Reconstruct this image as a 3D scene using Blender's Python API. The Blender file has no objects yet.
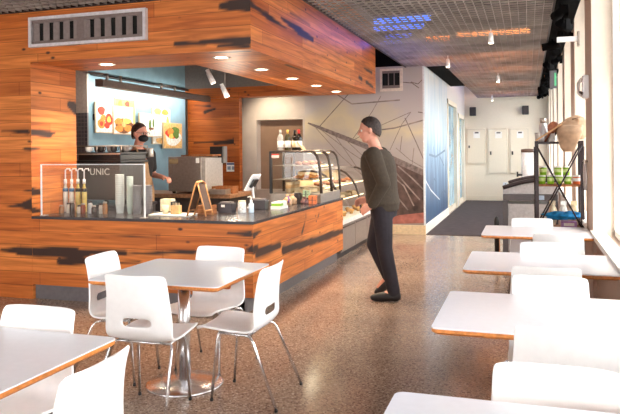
import bpy, bmesh, math, random
import numpy as np
from mathutils import Vector, Matrix
R = math.radians
PI = math.pi
sc = bpy.context.scene
C = sc.collection
random.seed(7)

# ------------------------------------------------------------------ camera, sky, sun, exposure
CAM_H, F_PX, CX, CY, ROLL = 1.45, 670.0, 310.0, 150.2, -0.010
YAW = math.atan(218.0 / F_PX)
cd = bpy.data.cameras.new('camera'); cam = bpy.data.objects.new('camera', cd); C.objects.link(cam)
cd.sensor_fit = 'HORIZONTAL'; cd.sensor_width = 36.0; cd.lens = F_PX / 620.0 * 36.0
cd.shift_y = -(207.0 - CY) / 620.0
cd.clip_start = 0.05; cd.clip_end = 200
cam.matrix_world = Matrix.Translation((0, 0, CAM_H)) @ Matrix.Rotation(YAW, 4, 'Z') @ Matrix.Rotation(PI / 2, 4, 'X') @ Matrix.Rotation(ROLL, 4, 'Z')
sc.camera = cam
w = bpy.data.worlds.new('sky'); sc.world = w; w.use_nodes = True
bg = w.node_tree.nodes['Background']; bg.inputs[0].default_value = (1.0, 0.985, 0.97, 1); bg.inputs[1].default_value = 5.5
sun_d = bpy.data.lights.new('sun', 'SUN'); sun_d.energy = 5.0; sun_d.angle = R(3); sun_d.color = (1.0, 0.94, 0.86)
sun = bpy.data.objects.new('sun', sun_d); C.objects.link(sun)
sun.rotation_euler = Vector((-0.50, 1.0, -1.15)).to_track_quat('-Z', 'Y').to_euler()
sc.view_settings.view_transform = 'Standard'; sc.view_settings.look = 'None'
sc.view_settings.gamma = 1.0; sc.view_settings.use_curve_mapping = False
sc.view_settings.exposure = 0.82

# ------------------------------------------------------------------ survey: a sight line cut by a known plane
_f = np.array([-math.sin(YAW), math.cos(YAW), 0.]); _r = np.array([math.cos(YAW), math.sin(YAW), 0.]); _u = np.array([0, 0, 1.])
def _ray(x, y):
    u = (x - CX) / F_PX; v = -(y - CY) / F_PX; c, s = math.cos(ROLL), math.sin(ROLL)
    return _f + _r * (c * u - s * v) + _u * (s * u + c * v)
def at(x, y, X=None, Y=None, Z=None):
    r = _ray(x, y)
    t = X / r[0] if X is not None else Y / r[1] if Y is not None else (Z - CAM_H) / r[2]
    p = r * t
    return Vector((p[0], p[1], p[2] + CAM_H))

# ------------------------------------------------------------------ materials
MATS = {}
def lin(c):
    return tuple(((v / 255.0) / 12.92 if v / 255.0 <= 0.04045 else ((v / 255.0 + 0.055) / 1.055) ** 2.4) for v in c)
def mat(name, rgb, rough=0.5, metal=0.0, noise=0.06, nscale=30.0, spec=0.5, emit=0.0, bump=0.0, coat=0.0):
    if name in MATS: return MATS[name]
    m = bpy.data.materials.new(name); m.use_nodes = True; nt = m.node_tree; b = nt.nodes['Principled BSDF']
    col = lin(rgb)
    tc = nt.nodes.new('ShaderNodeTexCoord'); nz = nt.nodes.new('ShaderNodeTexNoise'); nz.inputs['Scale'].default_value = nscale; nz.inputs['Detail'].default_value = 4
    nt.links.new(tc.outputs['Object'], nz.inputs['Vector'])
    rp = nt.nodes.new('ShaderNodeValToRGB')
    rp.color_ramp.elements[0].color = tuple(max(0, c * (1 - noise * 2)) for c in col) + (1,)
    rp.color_ramp.elements[1].color = tuple(min(1, c * (1 + noise * 2)) for c in col) + (1,)
    rp.color_ramp.elements[0].position = 0.3; rp.color_ramp.elements[1].position = 0.7
    nt.links.new(nz.outputs['Fac'], rp.inputs['Fac']); nt.links.new(rp.outputs['Color'], b.inputs['Base Color'])
    b.inputs['Roughness'].default_value = rough; b.inputs['Metallic'].default_value = metal
    b.inputs['Specular IOR Level'].default_value = spec; b.inputs['Coat Weight'].default_value = coat
    if emit:
        b.inputs['Emission Color'].default_value = col + (1,); b.inputs['Emission Strength'].default_value = emit
    if bump:
        bp = nt.nodes.new('ShaderNodeBump'); bp.inputs['Strength'].default_value = bump; bp.inputs['Distance'].default_value = 0.01
        nt.links.new(nz.outputs['Fac'], bp.inputs['Height']); nt.links.new(bp.outputs['Normal'], b.inputs['Normal'])
    MATS[name] = m
    return m
def glass_mat(name, rgb=(250, 252, 252), alpha=0.12, rough=0.02):
    if name in MATS: return MATS[name]
    m = bpy.data.materials.new(name); m.use_nodes = True; nt = m.node_tree
    for n in list(nt.nodes): nt.nodes.remove(n)
    out = nt.nodes.new('ShaderNodeOutputMaterial'); tr = nt.nodes.new('ShaderNodeBsdfTransparent'); gl = nt.nodes.new('ShaderNodeBsdfGlossy')
    tr.inputs['Color'].default_value = lin(rgb) + (1,); gl.inputs['Roughness'].default_value = rough
    mx = nt.nodes.new('ShaderNodeMixShader'); fr = nt.nodes.new('ShaderNodeFresnel'); fr.inputs['IOR'].default_value = 1.3
    ad = nt.nodes.new('ShaderNodeMath'); ad.operation = 'MULTIPLY_ADD'; ad.inputs[1].default_value = 0.6; ad.inputs[2].default_value = alpha * 0.3
    nt.links.new(fr.outputs[0], ad.inputs[0]); nt.links.new(ad.outputs[0], mx.inputs[0])
    nt.links.new(tr.outputs[0], mx.inputs[1]); nt.links.new(gl.outputs[0], mx.inputs[2]); nt.links.new(mx.outputs[0], out.inputs[0])
    MATS[name] = m
    return m
def wood_mat(name, c1, c2, dark, row=0.135, blen=2.3, rough=0.45):
    m = bpy.data.materials.new(name); m.use_nodes = True; nt = m.node_tree; N = nt.nodes.new; L = nt.links.new
    b = nt.nodes['Principled BSDF']; b.inputs['Roughness'].default_value = rough; b.inputs['Specular IOR Level'].default_value = 0.35
    at_ = N('ShaderNodeAttribute'); at_.attribute_name = 'uvw'
    br = N('ShaderNodeTexBrick'); br.inputs['Scale'].default_value = 1.0; br.inputs['Brick Width'].default_value = blen; br.inputs['Row Height'].default_value = row
    br.inputs['Mortar Size'].default_value = 0.0022; br.inputs['Mortar Smooth'].default_value = 0.6; br.offset = 0.43; br.squash = 0.7; br.squash_frequency = 3
    br.inputs['Color1'].default_value = lin(c1) + (1,); br.inputs['Color2'].default_value = lin(c2) + (1,); br.inputs['Mortar'].default_value = lin((60, 28, 10)) + (1,)
    L(at_.outputs['Vector'], br.inputs['Vector'])
    mp = N('ShaderNodeMapping'); mp.inputs['Scale'].default_value = (1.6, 26, 1); L(at_.outputs['Vector'], mp.inputs['Vector'])
    nz = N('ShaderNodeTexNoise'); nz.inputs['Scale'].default_value = 1.0; nz.inputs['Detail'].default_value = 6; nz.inputs['Distortion'].default_value = 0.6
    L(mp.outputs[0], nz.inputs['Vector'])
    rp = N('ShaderNodeValToRGB'); rp.color_ramp.elements[0].position = 0.32; rp.color_ramp.elements[1].position = 0.66
    rp.color_ramp.elements[0].color = (0.62, 0.53, 0.45, 1); rp.color_ramp.elements[1].color = (1.1, 1.08, 1.04, 1); L(nz.outputs['Fac'], rp.inputs['Fac'])
    mu = N('ShaderNodeMix'); mu.data_type = 'RGBA'; mu.blend_type = 'MULTIPLY'; mu.inputs['Factor'].default_value = 1.0
    L(br.outputs['Color'], mu.inputs['A']); L(rp.outputs['Color'], mu.inputs['B'])
    # knots and short checks
    mp2 = N('ShaderNodeMapping'); mp2.inputs['Scale'].default_value = (3.3, 6.0, 1); L(at_.outputs['Vector'], mp2.inputs['Vector'])
    vo = N('ShaderNodeTexVoronoi'); vo.inputs['Scale'].default_value = 1.0; L(mp2.outputs[0], vo.inputs['Vector'])
    kr = N('ShaderNodeValToRGB'); kr.color_ramp.elements[0].position = 0.05; kr.color_ramp.elements[1].position = 0.115
    kr.color_ramp.elements[0].color = (0.95, 0.95, 0.95, 1); kr.color_ramp.elements[1].color = (0, 0, 0, 1); L(vo.outputs['Distance'], kr.inputs['Fac'])
    da = N('ShaderNodeAttribute'); da.attribute_name = 'dark'
    mx = N('ShaderNodeMath'); mx.operation = 'MAXIMUM'; L(kr.outputs['Color'], mx.inputs[0]); L(da.outputs['Fac'], mx.inputs[1])
    mk = N('ShaderNodeMix'); mk.data_type = 'RGBA'; mk.inputs['B'].default_value = lin(dark) + (1,)
    L(mx.outputs[0], mk.inputs['Factor']); L(mu.outputs['Result'], mk.inputs['A']); L(mk.outputs['Result'], b.inputs['Base Color'])
    bp = N('ShaderNodeBump'); bp.inputs['Strength'].default_value = 0.25; bp.inputs['Distance'].default_value = 0.004
    L(nz.outputs['Fac'], bp.inputs['Height']); L(bp.outputs['Normal'], b.inputs['Normal'])
    MATS[name] = m
    return m
def terrazzo():
    m = bpy.data.materials.new('ground terrazzo'); m.use_nodes = True; nt = m.node_tree; N = nt.nodes.new; L = nt.links.new
    b = nt.nodes['Principled BSDF']; b.inputs['Roughness'].default_value = 0.16; b.inputs['Specular IOR Level'].default_value = 0.5
    tc = N('ShaderNodeTexCoord')
    vo = N('ShaderNodeTexVoronoi'); vo.inputs['Scale'].default_value = 105; L(tc.outputs['Object'], vo.inputs['Vector'])
    rp = N('ShaderNodeValToRGB'); cr = rp.color_ramp; cr.interpolation = 'CONSTANT'
    cols = [(0.0, (140, 116, 102)), (0.2, (164, 140, 124)), (0.42, (150, 126, 110)), (0.6, (174, 150, 134)), (0.74, (112, 88, 76)), (0.84, (160, 134, 118)), (0.95, (192, 174, 160))]
    cr.elements[0].color = lin(cols[0][1]) + (1,); cr.elements[1].position = cols[1][0]; cr.elements[1].color = lin(cols[1][1]) + (1,)
    for p, c in cols[2:]:
        e = cr.elements.new(p); e.color = lin(c) + (1,)
    sep = N('ShaderNodeSeparateColor'); L(vo.outputs['Color'], sep.inputs[0]); L(sep.outputs[0], rp.inputs['Fac'])
    nz = N('ShaderNodeTexNoise'); nz.inputs['Scale'].default_value = 1.3; nz.inputs['Detail'].default_value = 3; L(tc.outputs['Object'], nz.inputs['Vector'])
    r2 = N('ShaderNodeValToRGB'); r2.color_ramp.elements[0].position = 0.3; r2.color_ramp.elements[1].position = 0.7
    r2.color_ramp.elements[0].color = (0.82, 0.80, 0.78, 1); r2.color_ramp.elements[1].color = (1.1, 1.08, 1.04, 1); L(nz.outputs['Fac'], r2.inputs['Fac'])
    mu = N('ShaderNodeMix'); mu.data_type = 'RGBA'; mu.blend_type = 'MULTIPLY'; mu.inputs['Factor'].default_value = 1
    L(rp.outputs['Color'], mu.inputs['A']); L(r2.outputs['Color'], mu.inputs['B']); L(mu.outputs['Result'], b.inputs['Base Color'])
    MATS['terrazzo'] = m
    return m
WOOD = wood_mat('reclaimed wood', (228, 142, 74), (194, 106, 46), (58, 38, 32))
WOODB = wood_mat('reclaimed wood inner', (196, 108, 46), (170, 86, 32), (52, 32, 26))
TERR = terrazzo()
WHITE = mat('white plastic', (248, 247, 248), 0.35, noise=0.01)
LAM = mat('white laminate', (228, 226, 232), 0.28, noise=0.01)
PLY = mat('orange plywood edge', (206, 128, 62), 0.45, noise=0.12, nscale=60)
CHROME = mat('chrome', (232, 232, 234), 0.26, 1.0, noise=0.01)
STEEL = mat('brushed steel', (176, 164, 154), 0.36, 0.75, noise=0.05)
STEELD = mat('satin steel front', (160, 150, 142), 0.4, 0.7, noise=0.04)
BLACK = mat('black plastic', (24, 22, 24), 0.4, noise=0.1)
DARKM = mat('dark metal', (52, 40, 42), 0.45, 0.3, noise=0.08)
STONE = mat('dark quartz', (62, 58, 62), 0.22, noise=0.12, nscale=80)
PLINTH = mat('grey plinth', (104, 98, 100), 0.4, noise=0.05)
CREAM = mat('cream wall paint', (240, 230, 212), 0.7, noise=0.015)
PIER = mat('taupe pier paint', (196, 172, 156), 0.7, noise=0.02)
GREYW = mat('warm grey wall paint', (196, 184, 176), 0.7, noise=0.03, nscale=6)
NICHE = mat('brown niche paint', (140, 112, 92), 0.7, noise=0.03, nscale=6)
TEAL = mat('teal wall paint', (126, 158, 172), 0.5, noise=0.04, nscale=5)
MATTE = mat('matte black paint', (16, 15, 16), 0.95, noise=0.05, spec=0.05)
VOID = mat('dark deck paint', (46, 40, 40), 0.8, noise=0.1)
MESHM = mat('mesh metal', (160, 150, 144), 0.55, 0.2, noise=0.15, nscale=3)
GLASS = glass_mat('clear glass')
PAPER = mat('white paper', (244, 242, 238), 0.8, noise=0.02)
WARM = mat('lamp lens', (255, 236, 205), 0.5, noise=0.0, emit=9.0)
LIGHTW = mat('lamp diffuser', (255, 250, 240), 0.5, noise=0.0, emit=4.0)

# ------------------------------------------------------------------ mesh builder
class MB:
    def __init__(s): s.v = []; s.f = []; s.mi = []; s.sm = []; s.cur = 0; s.smooth = False
    def add(s, vs, fs):
        o = len(s.v); s.v += [tuple(v) for v in vs]
        for f in fs: s.f.append([i + o for i in f]); s.mi.append(s.cur); s.sm.append(s.smooth)
        return s
    def box(s, x0, x1, y0, y1, z0, z1, M=None):
        vs = [Vector((x, y, z)) for z in (z0, z1) for y in (y0, y1) for x in (x0, x1)]
        if M is not None: vs = [M @ v for v in vs]
        return s.add(vs, [(0, 2, 3, 1), (4, 5, 7, 6), (0, 1, 5, 4), (2, 6, 7, 3), (0, 4, 6, 2), (1, 3, 7, 5)])
    def prism(s, pts, a, b, axis='z', cap=True):
        n = len(pts)
        def mk(p, h): return (p[0], p[1], h) if axis == 'z' else (p[0], h, p[1]) if axis == 'y' else (h, p[0], p[1])
        vs = [mk(p, a) for p in pts] + [mk(p, b) for p in pts]
        fs = [(i, (i + 1) % n, n + (i + 1) % n, n + i) for i in range(n)]
        if cap: fs += [tuple(range(n))[::-1], tuple(range(n, 2 * n))]
        return s.add(vs, fs)
    def cyl(s, p0, p1, r0, r1=None, seg=12):
        r1 = r0 if r1 is None else r1; p0, p1 = Vector(p0), Vector(p1); d = (p1 - p0)
        q = d.to_track_quat('Z', 'Y') if d.length > 1e-9 else Matrix.Identity(3).to_quaternion()
        vs = [];
        for p, r in ((p0, r0), (p1, r1)):
            for k in range(seg):
                a = 2 * PI * k / seg; vs.append(p + q @ Vector((r * math.cos(a), r * math.sin(a), 0)))
        sm = s.smooth; s.smooth = True
        o = len(s.v); s.v += [tuple(v) for v in vs]
        for k in range(seg): s.f.append([o + k, o + (k + 1) % seg, o + seg + (k + 1) % seg, o + seg + k]); s.mi.append(s.cur); s.sm.append(True)
        s.f.append([o + k for k in range(seg)][::-1]); s.mi.append(s.cur); s.sm.append(False)
        s.f.append([o + seg + k for k in range(seg)]); s.mi.append(s.cur); s.sm.append(False)
        s.smooth = sm
        return s
    def tube(s, pts, r, seg=8, closed=False, flat=None):
        pts = [Vector(p) for p in pts]; n = len(pts); rings = []
        up = None
        for i, p in enumerate(pts):
            a = pts[i - 1] if (i > 0 or closed) else p; b = pts[(i + 1) % n] if (i < n - 1 or closed) else p
            t = (b - a).normalized()
            if up is None:
                up = Vector((0, 0, 1)) if abs(t.z) < 0.9 else Vector((0, 1, 0))
            x = t.cross(up)
            if x.length < 1e-6: x = t.orthogonal()
            x.normalize(); y = x.cross(t).normalized(); up = y
            rr = r[i] if isinstance(r, (list, tuple)) else r
            rings.append([p + x * rr * math.cos(2 * PI * k / seg) + y * rr * (flat or 1) * math.sin(2 * PI * k / seg) for k in range(seg)])
        vs = [v for g in rings for v in g]; fs = []
        for i in range(n if closed else n - 1):
            j = (i + 1) % n
            for k in range(seg): fs.append((i * seg + k, i * seg + (k + 1) % seg, j * seg + (k + 1) % seg, j * seg + k))
        if not closed: fs += [tuple(range(seg))[::-1], tuple(range((n - 1) * seg, n * seg))]
        sm = s.smooth; s.smooth = True; s.add(vs, fs); s.smooth = sm
        return s
    def lathe(s, prof, c=(0, 0, 0), seg=20, M=None):
        vs = []; fs = []; n = len(prof)
        for (r, z) in prof:
            for k in range(seg):
                a = 2 * PI * k / seg; v = Vector((r * math.cos(a), r * math.sin(a), z))
                if M is not None: v = M @ v
                vs.append(v + Vector(c))
        for i in range(n - 1):
            for k in range(seg): fs.append((i * seg + k, i * seg + (k + 1) % seg, (i + 1) * seg + (k + 1) % seg, (i + 1) * seg + k))
        if prof[0][0] > 1e-5: fs.append(tuple(range(seg))[::-1])
        if prof[-1][0] > 1e-5: fs.append(tuple(range((n - 1) * seg, n * seg)))
        sm = s.smooth; s.smooth = True; s.add(vs, fs); s.smooth = sm
        return s
    def ball(s, c, r, nu=14, nv=9, M=None):
        r = (r, r, r) if not isinstance(r, (tuple, list)) else r; vs = []; fs = []
        for j in range(nv + 1):
            t = PI * j / nv
            for k in range(nu):
                p = 2 * PI * k / nu; v = Vector((r[0] * math.sin(t) * math.cos(p), r[1] * math.sin(t) * math.sin(p), -r[2] * math.cos(t)))
                if M is not None: v = M @ v
                vs.append(v + Vector(c))
        for j in range(nv):
            for k in range(nu): fs.append((j * nu + k, j * nu + (k + 1) % nu, (j + 1) * nu + (k + 1) % nu, (j + 1) * nu + k))
        sm = s.smooth; s.smooth = True; s.add(vs, fs); s.smooth = sm
        return s
    def build(s, name, mats, parent=None, bevel=0.0, M=None, merge=False, subsurf=0, solid=0.0):
        me = bpy.data.meshes.new(name); me.from_pydata(s.v, [], s.f)
        for m in (mats if isinstance(mats, (list, tuple)) else [mats]): me.materials.append(m)
        me.polygons.foreach_set('material_index', s.mi); me.polygons.foreach_set('use_smooth', s.sm)
        if merge:
            bm = bmesh.new(); bm.from_mesh(me); bmesh.ops.remove_doubles(bm, verts=bm.verts, dist=1e-5); bm.to_mesh(me); bm.free()
        me.update(); me.validate()
        o = bpy.data.objects.new(name, me); C.objects.link(o)
        if parent is not None: o.parent = parent
        if M is not None: o.matrix_local = M
        if solid:
            md = o.modifiers.new('thickness', 'SOLIDIFY'); md.thickness = solid; md.offset = 0
        if subsurf:
            md = o.modifiers.new('smooth', 'SUBSURF'); md.levels = subsurf; md.render_levels = subsurf
        if bevel:
            md = o.modifiers.new('edge', 'BEVEL'); md.width = bevel; md.segments = 2; md.limit_method = 'ANGLE'; md.angle_limit = R(40)
        return o
def B(x0, x1, y0, y1, z0, z1, M=None): return MB().box(x0, x1, y0, y1, z0, z1, M)
def thing(name, label, cat, loc=(0, 0, 0), rz=0.0, group=None):
    o = bpy.data.objects.new(name, None); o.empty_display_size = 0.1; C.objects.link(o)
    o.location = loc; o.rotation_euler = (0, 0, rz); tag(o, label, cat, group)
    return o
def tag(o, label, cat, group=None, kind=None):
    o['label'] = label; o['category'] = cat
    if group: o['group'] = group
    if kind: o['kind'] = kind
    return o
def struct(o, label=None):
    o['kind'] = 'structure'
    if label: o['label'] = label
    return o
def kids(o): return [c for c in C.objects if c.parent == o]
def dup(root, loc, rz, label, group=None):
    r = root.copy(); C.objects.link(r); r.location = loc; r.rotation_euler = (0, 0, rz); r['label'] = label
    if group: r['group'] = group
    for ch in kids(root):
        c = ch.copy(); C.objects.link(c); c.parent = r
        for g in kids(ch):
            d = g.copy(); C.objects.link(d); d.parent = c
    return r
def rrect(x0, x1, y0, y1, r, n=5):
    pts = []
    for cx, cy, a0 in ((x1 - r, y0 + r, -90), (x1 - r, y1 - r, 0), (x0 + r, y1 - r, 90), (x0 + r, y0 + r, 180)):
        for k in range(n + 1):
            a = R(a0 + 90 * k / n); pts.append((cx + r * math.cos(a), cy + r * math.sin(a)))
    return pts

# wood panels: solid boards with a fine surface grid that carries board coordinates and the dark waney patches
def hash2(a, b):
    return np.abs(np.sin(a * 127.1 + b * 311.7) * 43758.5453) % 1.0
def vnoise(u, v):
    iu, iv = np.floor(u), np.floor(v); fu, fv = u - iu, v - iv; fu = fu * fu * (3 - 2 * fu); fv = fv * fv * (3 - 2 * fv)
    a, b, c, d = hash2(iu, iv), hash2(iu + 1, iv), hash2(iu, iv + 1), hash2(iu + 1, iv + 1)
    return (a * (1 - fu) + b * fu) * (1 - fv) + (c * (1 - fu) + d * fu) * fv
def wood_box(mb, x0, x1, y0, y1, z0, z1, along, patches, step=0.02, faces='xXyYzZ', voff=0.0):
    """along: 'x' or 'y', the run of boards on the level faces; patches: {'y': [...], 'x': [...], 'z': [...]} as tapered strokes"""
    def face(p0, du, dv, lu, lv, uv, key):
        nu = max(1, int(math.ceil(lu / step))); nv = max(1, int(math.ceil(lv / step)))
        U, V = np.meshgrid(np.linspace(0, lu, nu + 1), np.linspace(0, lv, nv + 1))
        P = np.array(p0)[None, None, :] + U[..., None] * np.array(du) + V[..., None] * np.array(dv)
        bu = P @ np.array(uv[0]); bv = P @ np.array(uv[1]) + voff
        dk = np.zeros_like(bu)
        wob = (vnoise(bu * 3, bv * 9) - 0.5) * 0.014 + (vnoise(bu * 8, bv * 24) - 0.5) * 0.008
        for (a0, b0, a1, b1, w0, w1) in patches.get(key, []):
            du_, dv_ = a1 - a0, b1 - b0; L2 = du_ * du_ + dv_ * dv_ + 1e-9
            t = np.clip(((bu - a0) * du_ + (bv - voff - b0) * dv_) / L2, 0, 1)
            dist = np.hypot(bu - (a0 + t * du_), bv - voff - (b0 + t * dv_)); wd = w0 + (w1 - w0) * t
            dk = np.maximum(dk, np.clip((wd + wob * np.minimum(1, wd / 0.03) - dist) / 0.013 + 0.5, 0, 1))
        o = len(mb.v); mb.v += [tuple(q) for q in P.reshape(-1, 3)]
        for j in range(nv):
            for i in range(nu):
                q = o + j * (nu + 1) + i; mb.f.append([q, q + 1, q + nu + 2, q + nu + 1]); mb.mi.append(mb.cur); mb.sm.append(False)
        mb.uvw = getattr(mb, 'uvw', []) + [np.stack([bu, bv, np.zeros_like(bu)], -1).reshape(-1, 3)]
        mb.dk = getattr(mb, 'dk', []) + [dk.reshape(-1)]
    ax, ay, az = (1, 0, 0), (0, 1, 0), (0, 0, 1); lx, ly, lz = x1 - x0, y1 - y0, z1 - z0
    lev = (ax, ay) if along == 'x' else (ay, ax)
    if 'y' in faces: face((x0, y0, z0), ax, az, lx, lz, (ax, az), 'y')
    if 'Y' in faces: face((x1, y1, z0), (-1, 0, 0), az, lx, lz, (ax, az), '-')
    if 'X' in faces: face((x1, y0, z0), ay, az, ly, lz, (ay, az), 'x')
    if 'x' in faces: face((x0, y1, z0), (0, -1, 0), az, ly, lz, (ay, az), '-')
    if 'z' in faces: face((x0, y1, z0), ax, (0, -1, 0), lx, ly, lev, 'z')
    if 'Z' in faces: face((x0, y0, z1), ax, ay, lx, ly, lev, '-')
    return mb
def wood_build(mb, name, m, parent=None):
    o = mb.build(name, m, parent)
    me = o.data
    a = me.attributes.new('uvw', 'FLOAT_VECTOR', 'POINT'); a.data.foreach_set('vector', np.concatenate(mb.uvw).astype(np.float32).ravel())
    b = me.attributes.new('dark', 'FLOAT', 'POINT'); b.data.foreach_set('value', np.concatenate(mb.dk).astype(np.float32))
    return o

# ------------------------------------------------------------------ room shell
XR, XL, YB, YF, YE, ZD = 0.53, -7.6, -3.4, 11.4, 19.2, 3.6     # window wall, far side wall, wall behind, mural wall, corridor end, deck
KY, KX, KL = 5.47, -2.32, -4.69                               # kiosk front plane, kiosk side plane, opening edge
fl = MB().box(XL, 0.8, YB, YE + 0.2, -0.2, 0.0).build('floor', TERR); struct(fl)
struct(MB().box(XL - .2, 1.0, YB - .2, YE + 0.2, ZD, ZD + 0.2).build('ceiling', VOID))
struct(MB().box(XL - 0.2, XL, YB, YF, 0, ZD).build('wall_left', GREYW))
mb = MB()
mb.box(XL, -4.74, YF, YF + 0.2, 0, ZD); mb.box(-3.84, -1.68, YF, YF + 0.2, 0, ZD); mb.box(-4.74, -3.84, YF, YF + 0.2, 0, .74); mb.box(-4.74, -3.84, YF, YF + 0.2, 2.01, ZD)
mb.cur = 1; mb.box(-4.74, -3.84, YF + 0.2, YF + 0.45, .5, 2.2)
struct(mb.build('wall_far', [GREYW, NICHE]))
struct(MB().box(XL, -1.69, YF - .006, YF, 2.875, ZD).build('trim_26', MATTE))  # black sheet on the upper wall, imitates the dark void above the mesh
# wall behind the camera: three tall windows
mb = MB(); xs = [XL, -6.9, -4.9, -4.5, -2.5, -2.1, -0.1, 0.8]
for a, b in ((0, 1), (2, 3), (4, 5), (6, 7)): mb.box(xs[a], xs[b], YB - 0.2, YB, 0, ZD)
for a, b in ((1, 2), (3, 4), (5, 6)): mb.box(xs[a], xs[b], YB - 0.2, YB, 0, 0.6); mb.box(xs[a], xs[b], YB - 0.2, YB, 3.3, ZD)
struct(mb.build('wall_back', CREAM))
# window wall: piers, low wall, head
bays = [(-2.9, -1.2), (-0.55, 1.15), (1.75, 3.62), (4.35, 6.3), (6.95, 8.5), (9.2, 10.8), (11.35, 13.1), (13.7, 15.3), (15.9, 17.3), (17.8, 18.9)]
mb = MB(); yp = YB
for a, b in bays: mb.box(XR, 0.80, yp, a, 0, ZD); yp = b
mb.box(XR, 0.80, yp, YE, 0, ZD)
struct(mb.build('wall_right', PIER))
mb = MB()
for a, b in bays: mb.box(XR + 0.03, 0.80, a, b, 0, 0.68)
struct(mb.build('wall_right_apron', PIER))
mb = MB()
for a, b in bays: mb.box(XR, 0.80, a, b, 3.35, ZD)
struct(mb.build('wall_right_head', PIER))
REV = mat('beige reveal paint', (230, 214, 198), .6, noise=.015)
WTRIM = mat('white window trim', (246, 243, 236), 0.5, noise=0.01)
for i, (a, b) in enumerate(bays):
    mb = MB()
    mb.box(XR - 0.02, XR + 0.09, a - 0.02, b + 0.02, 0.68, 0.725)           # sill
    struct(mb.build('trim_%d' % (i + 1), WTRIM))
    e = MB(); x0 = 0.70
    for p in ((a, a + .05), (b - .05, b)): e.box(x0, x0 + .05, p[0], p[1], 0.69, 3.35)
    e.box(x0, x0 + .05, a, b, 3.29, 3.35); e.box(x0, x0 + .05, a, b, 0.69, 0.74)
    f = struct(e.build('window_%d' % (i + 1), WTRIM))
    e = MB(); e.box(XR + 0.004, x0, b - 0.006, b, 0.68, 3.35); struct(e.build('window_reveal', REV, f))
    B(x0 + .02, x0 + .026, a, b, 0.69, 3.35).build('pane', GLASS, f)
# end wall, corridor side wall
struct(MB().box(-1.9, 0.8, YE, YE + 0.2, 0, ZD).build('wall_end', CREAM))
mb = MB(); mb.box(-1.90, -1.68, YF + .2, 14.9, 0, ZD); mb.box(-1.90, -1.68, 14.9, 16.9, 2.55, ZD); mb.box(-1.90, -1.68, 16.9, 17.3, 0, ZD); mb.box(-1.90, -1.68, 17.3, 18.9, 2.35, ZD); mb.box(-1.90, -1.68, 18.9, YE, 0, ZD)
CORW = mat('pale corridor wall paint', (226, 222, 220), 0.6, noise=0.02)
struct(mb.build('wall_corridor', CORW))
BLUEG = mat('blue frosted door glass', (150, 190, 214), 0.15, noise=0.25, nscale=2.5)
for i, (a, b, h) in enumerate(((14.9, 16.9, 2.55), (17.3, 18.9, 2.35))):
    mb = MB(); mb.box(-1.80, -1.66, a, a + 0.10, 0, h); mb.box(-1.80, -1.66, b - 0.10, b, 0, h); mb.box(-1.80, -1.66, a, b, h - 0.10, h); mb.box(-1.80, -1.70, a, b, 0, .12)
    d = struct(mb.build('door_%d' % (i + 1), CREAM))
    B(-1.77, -1.74, a + 0.1, b - 0.1, 0.12, h - 0.1).build('door_glass', BLUEG, d)
    B(-1.73, -1.69, a + .25, a + .29, 0.95, 1.25).build('door_handle', STEEL, d)
struct(MB().box(-1.685, -1.655, YF - 0.005, 14.9, 0, 0.16).build('baseboard_corridor', WTRIM))
struct(MB().box(-2.6, -1.66, YF - 0.03, YF, 0, 0.155).build('baseboard_far', mat('cream baseboard', (226, 202, 164), .5)))
struct(MB().box(-1.68, XR, YE - .03, YE, 0, 0.15).build('baseboard_end', CREAM))
mb = MB(); mb.box(-1.655, XR, YF, YE - .03, 0.0, 0.008)
tag(mb.build('carpet', mat('dark corridor carpet', (66, 55, 58), 0.95, noise=0.12, nscale=8, bump=0.3)), 'dark grey brown carpet running down the corridor', 'carpet')
struct(MB().box(0.80, 1.25, YB, YE + .2, 3.42, 3.56).build('shade_canopy', PIER))  # unseen overhang, added to shade the upper part of the window reveals
# outside: pavement
struct(MB().box(0.95, 40, -30, 60, -0.35, -0.15).build('ground_outside', mat('pavement', (150, 148, 142), 0.9, noise=0.05)))

# open mesh ceiling
mb = MB(); X0m, X1m = -1.965, 0.245; zm = 2.85
def blade_y(x, y0, y1): mb.box(x - .0035, x + .0035, y0, y1, zm, zm + 0.026)
def blade_x(y, x0, x1): mb.box(x0, x1, y - .0035, y + .0035, zm, zm + 0.017)
x = X1m
while x > XL:
    if x > X0m: blade_y(x, YB, 11.45 if x < -1.31 else YE)
    else: blade_y(x, YB, 5.43)
    x -= 0.082
y = YB
while y < YE:
    if y < 5.40: blade_x(y, XL, X1m)
    elif y < 11.5: blade_x(y, X0m, X1m)
    else: blade_x(y, -1.32, X1m)
    y += 0.115
struct(mb.build('ceiling_mesh', MESHM))
mb = MB(); mb.box(X1m, X1m + .02, YB, YE, zm - .01, zm + .05); mb.box(X0m - .02, X0m, 5.43, 11.4, zm - .005, zm + .04); mb.box(XL, X0m, 5.43, 5.45, zm - .005, zm + .04)
struct(mb.build('trim_20', DARKM))
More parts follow.
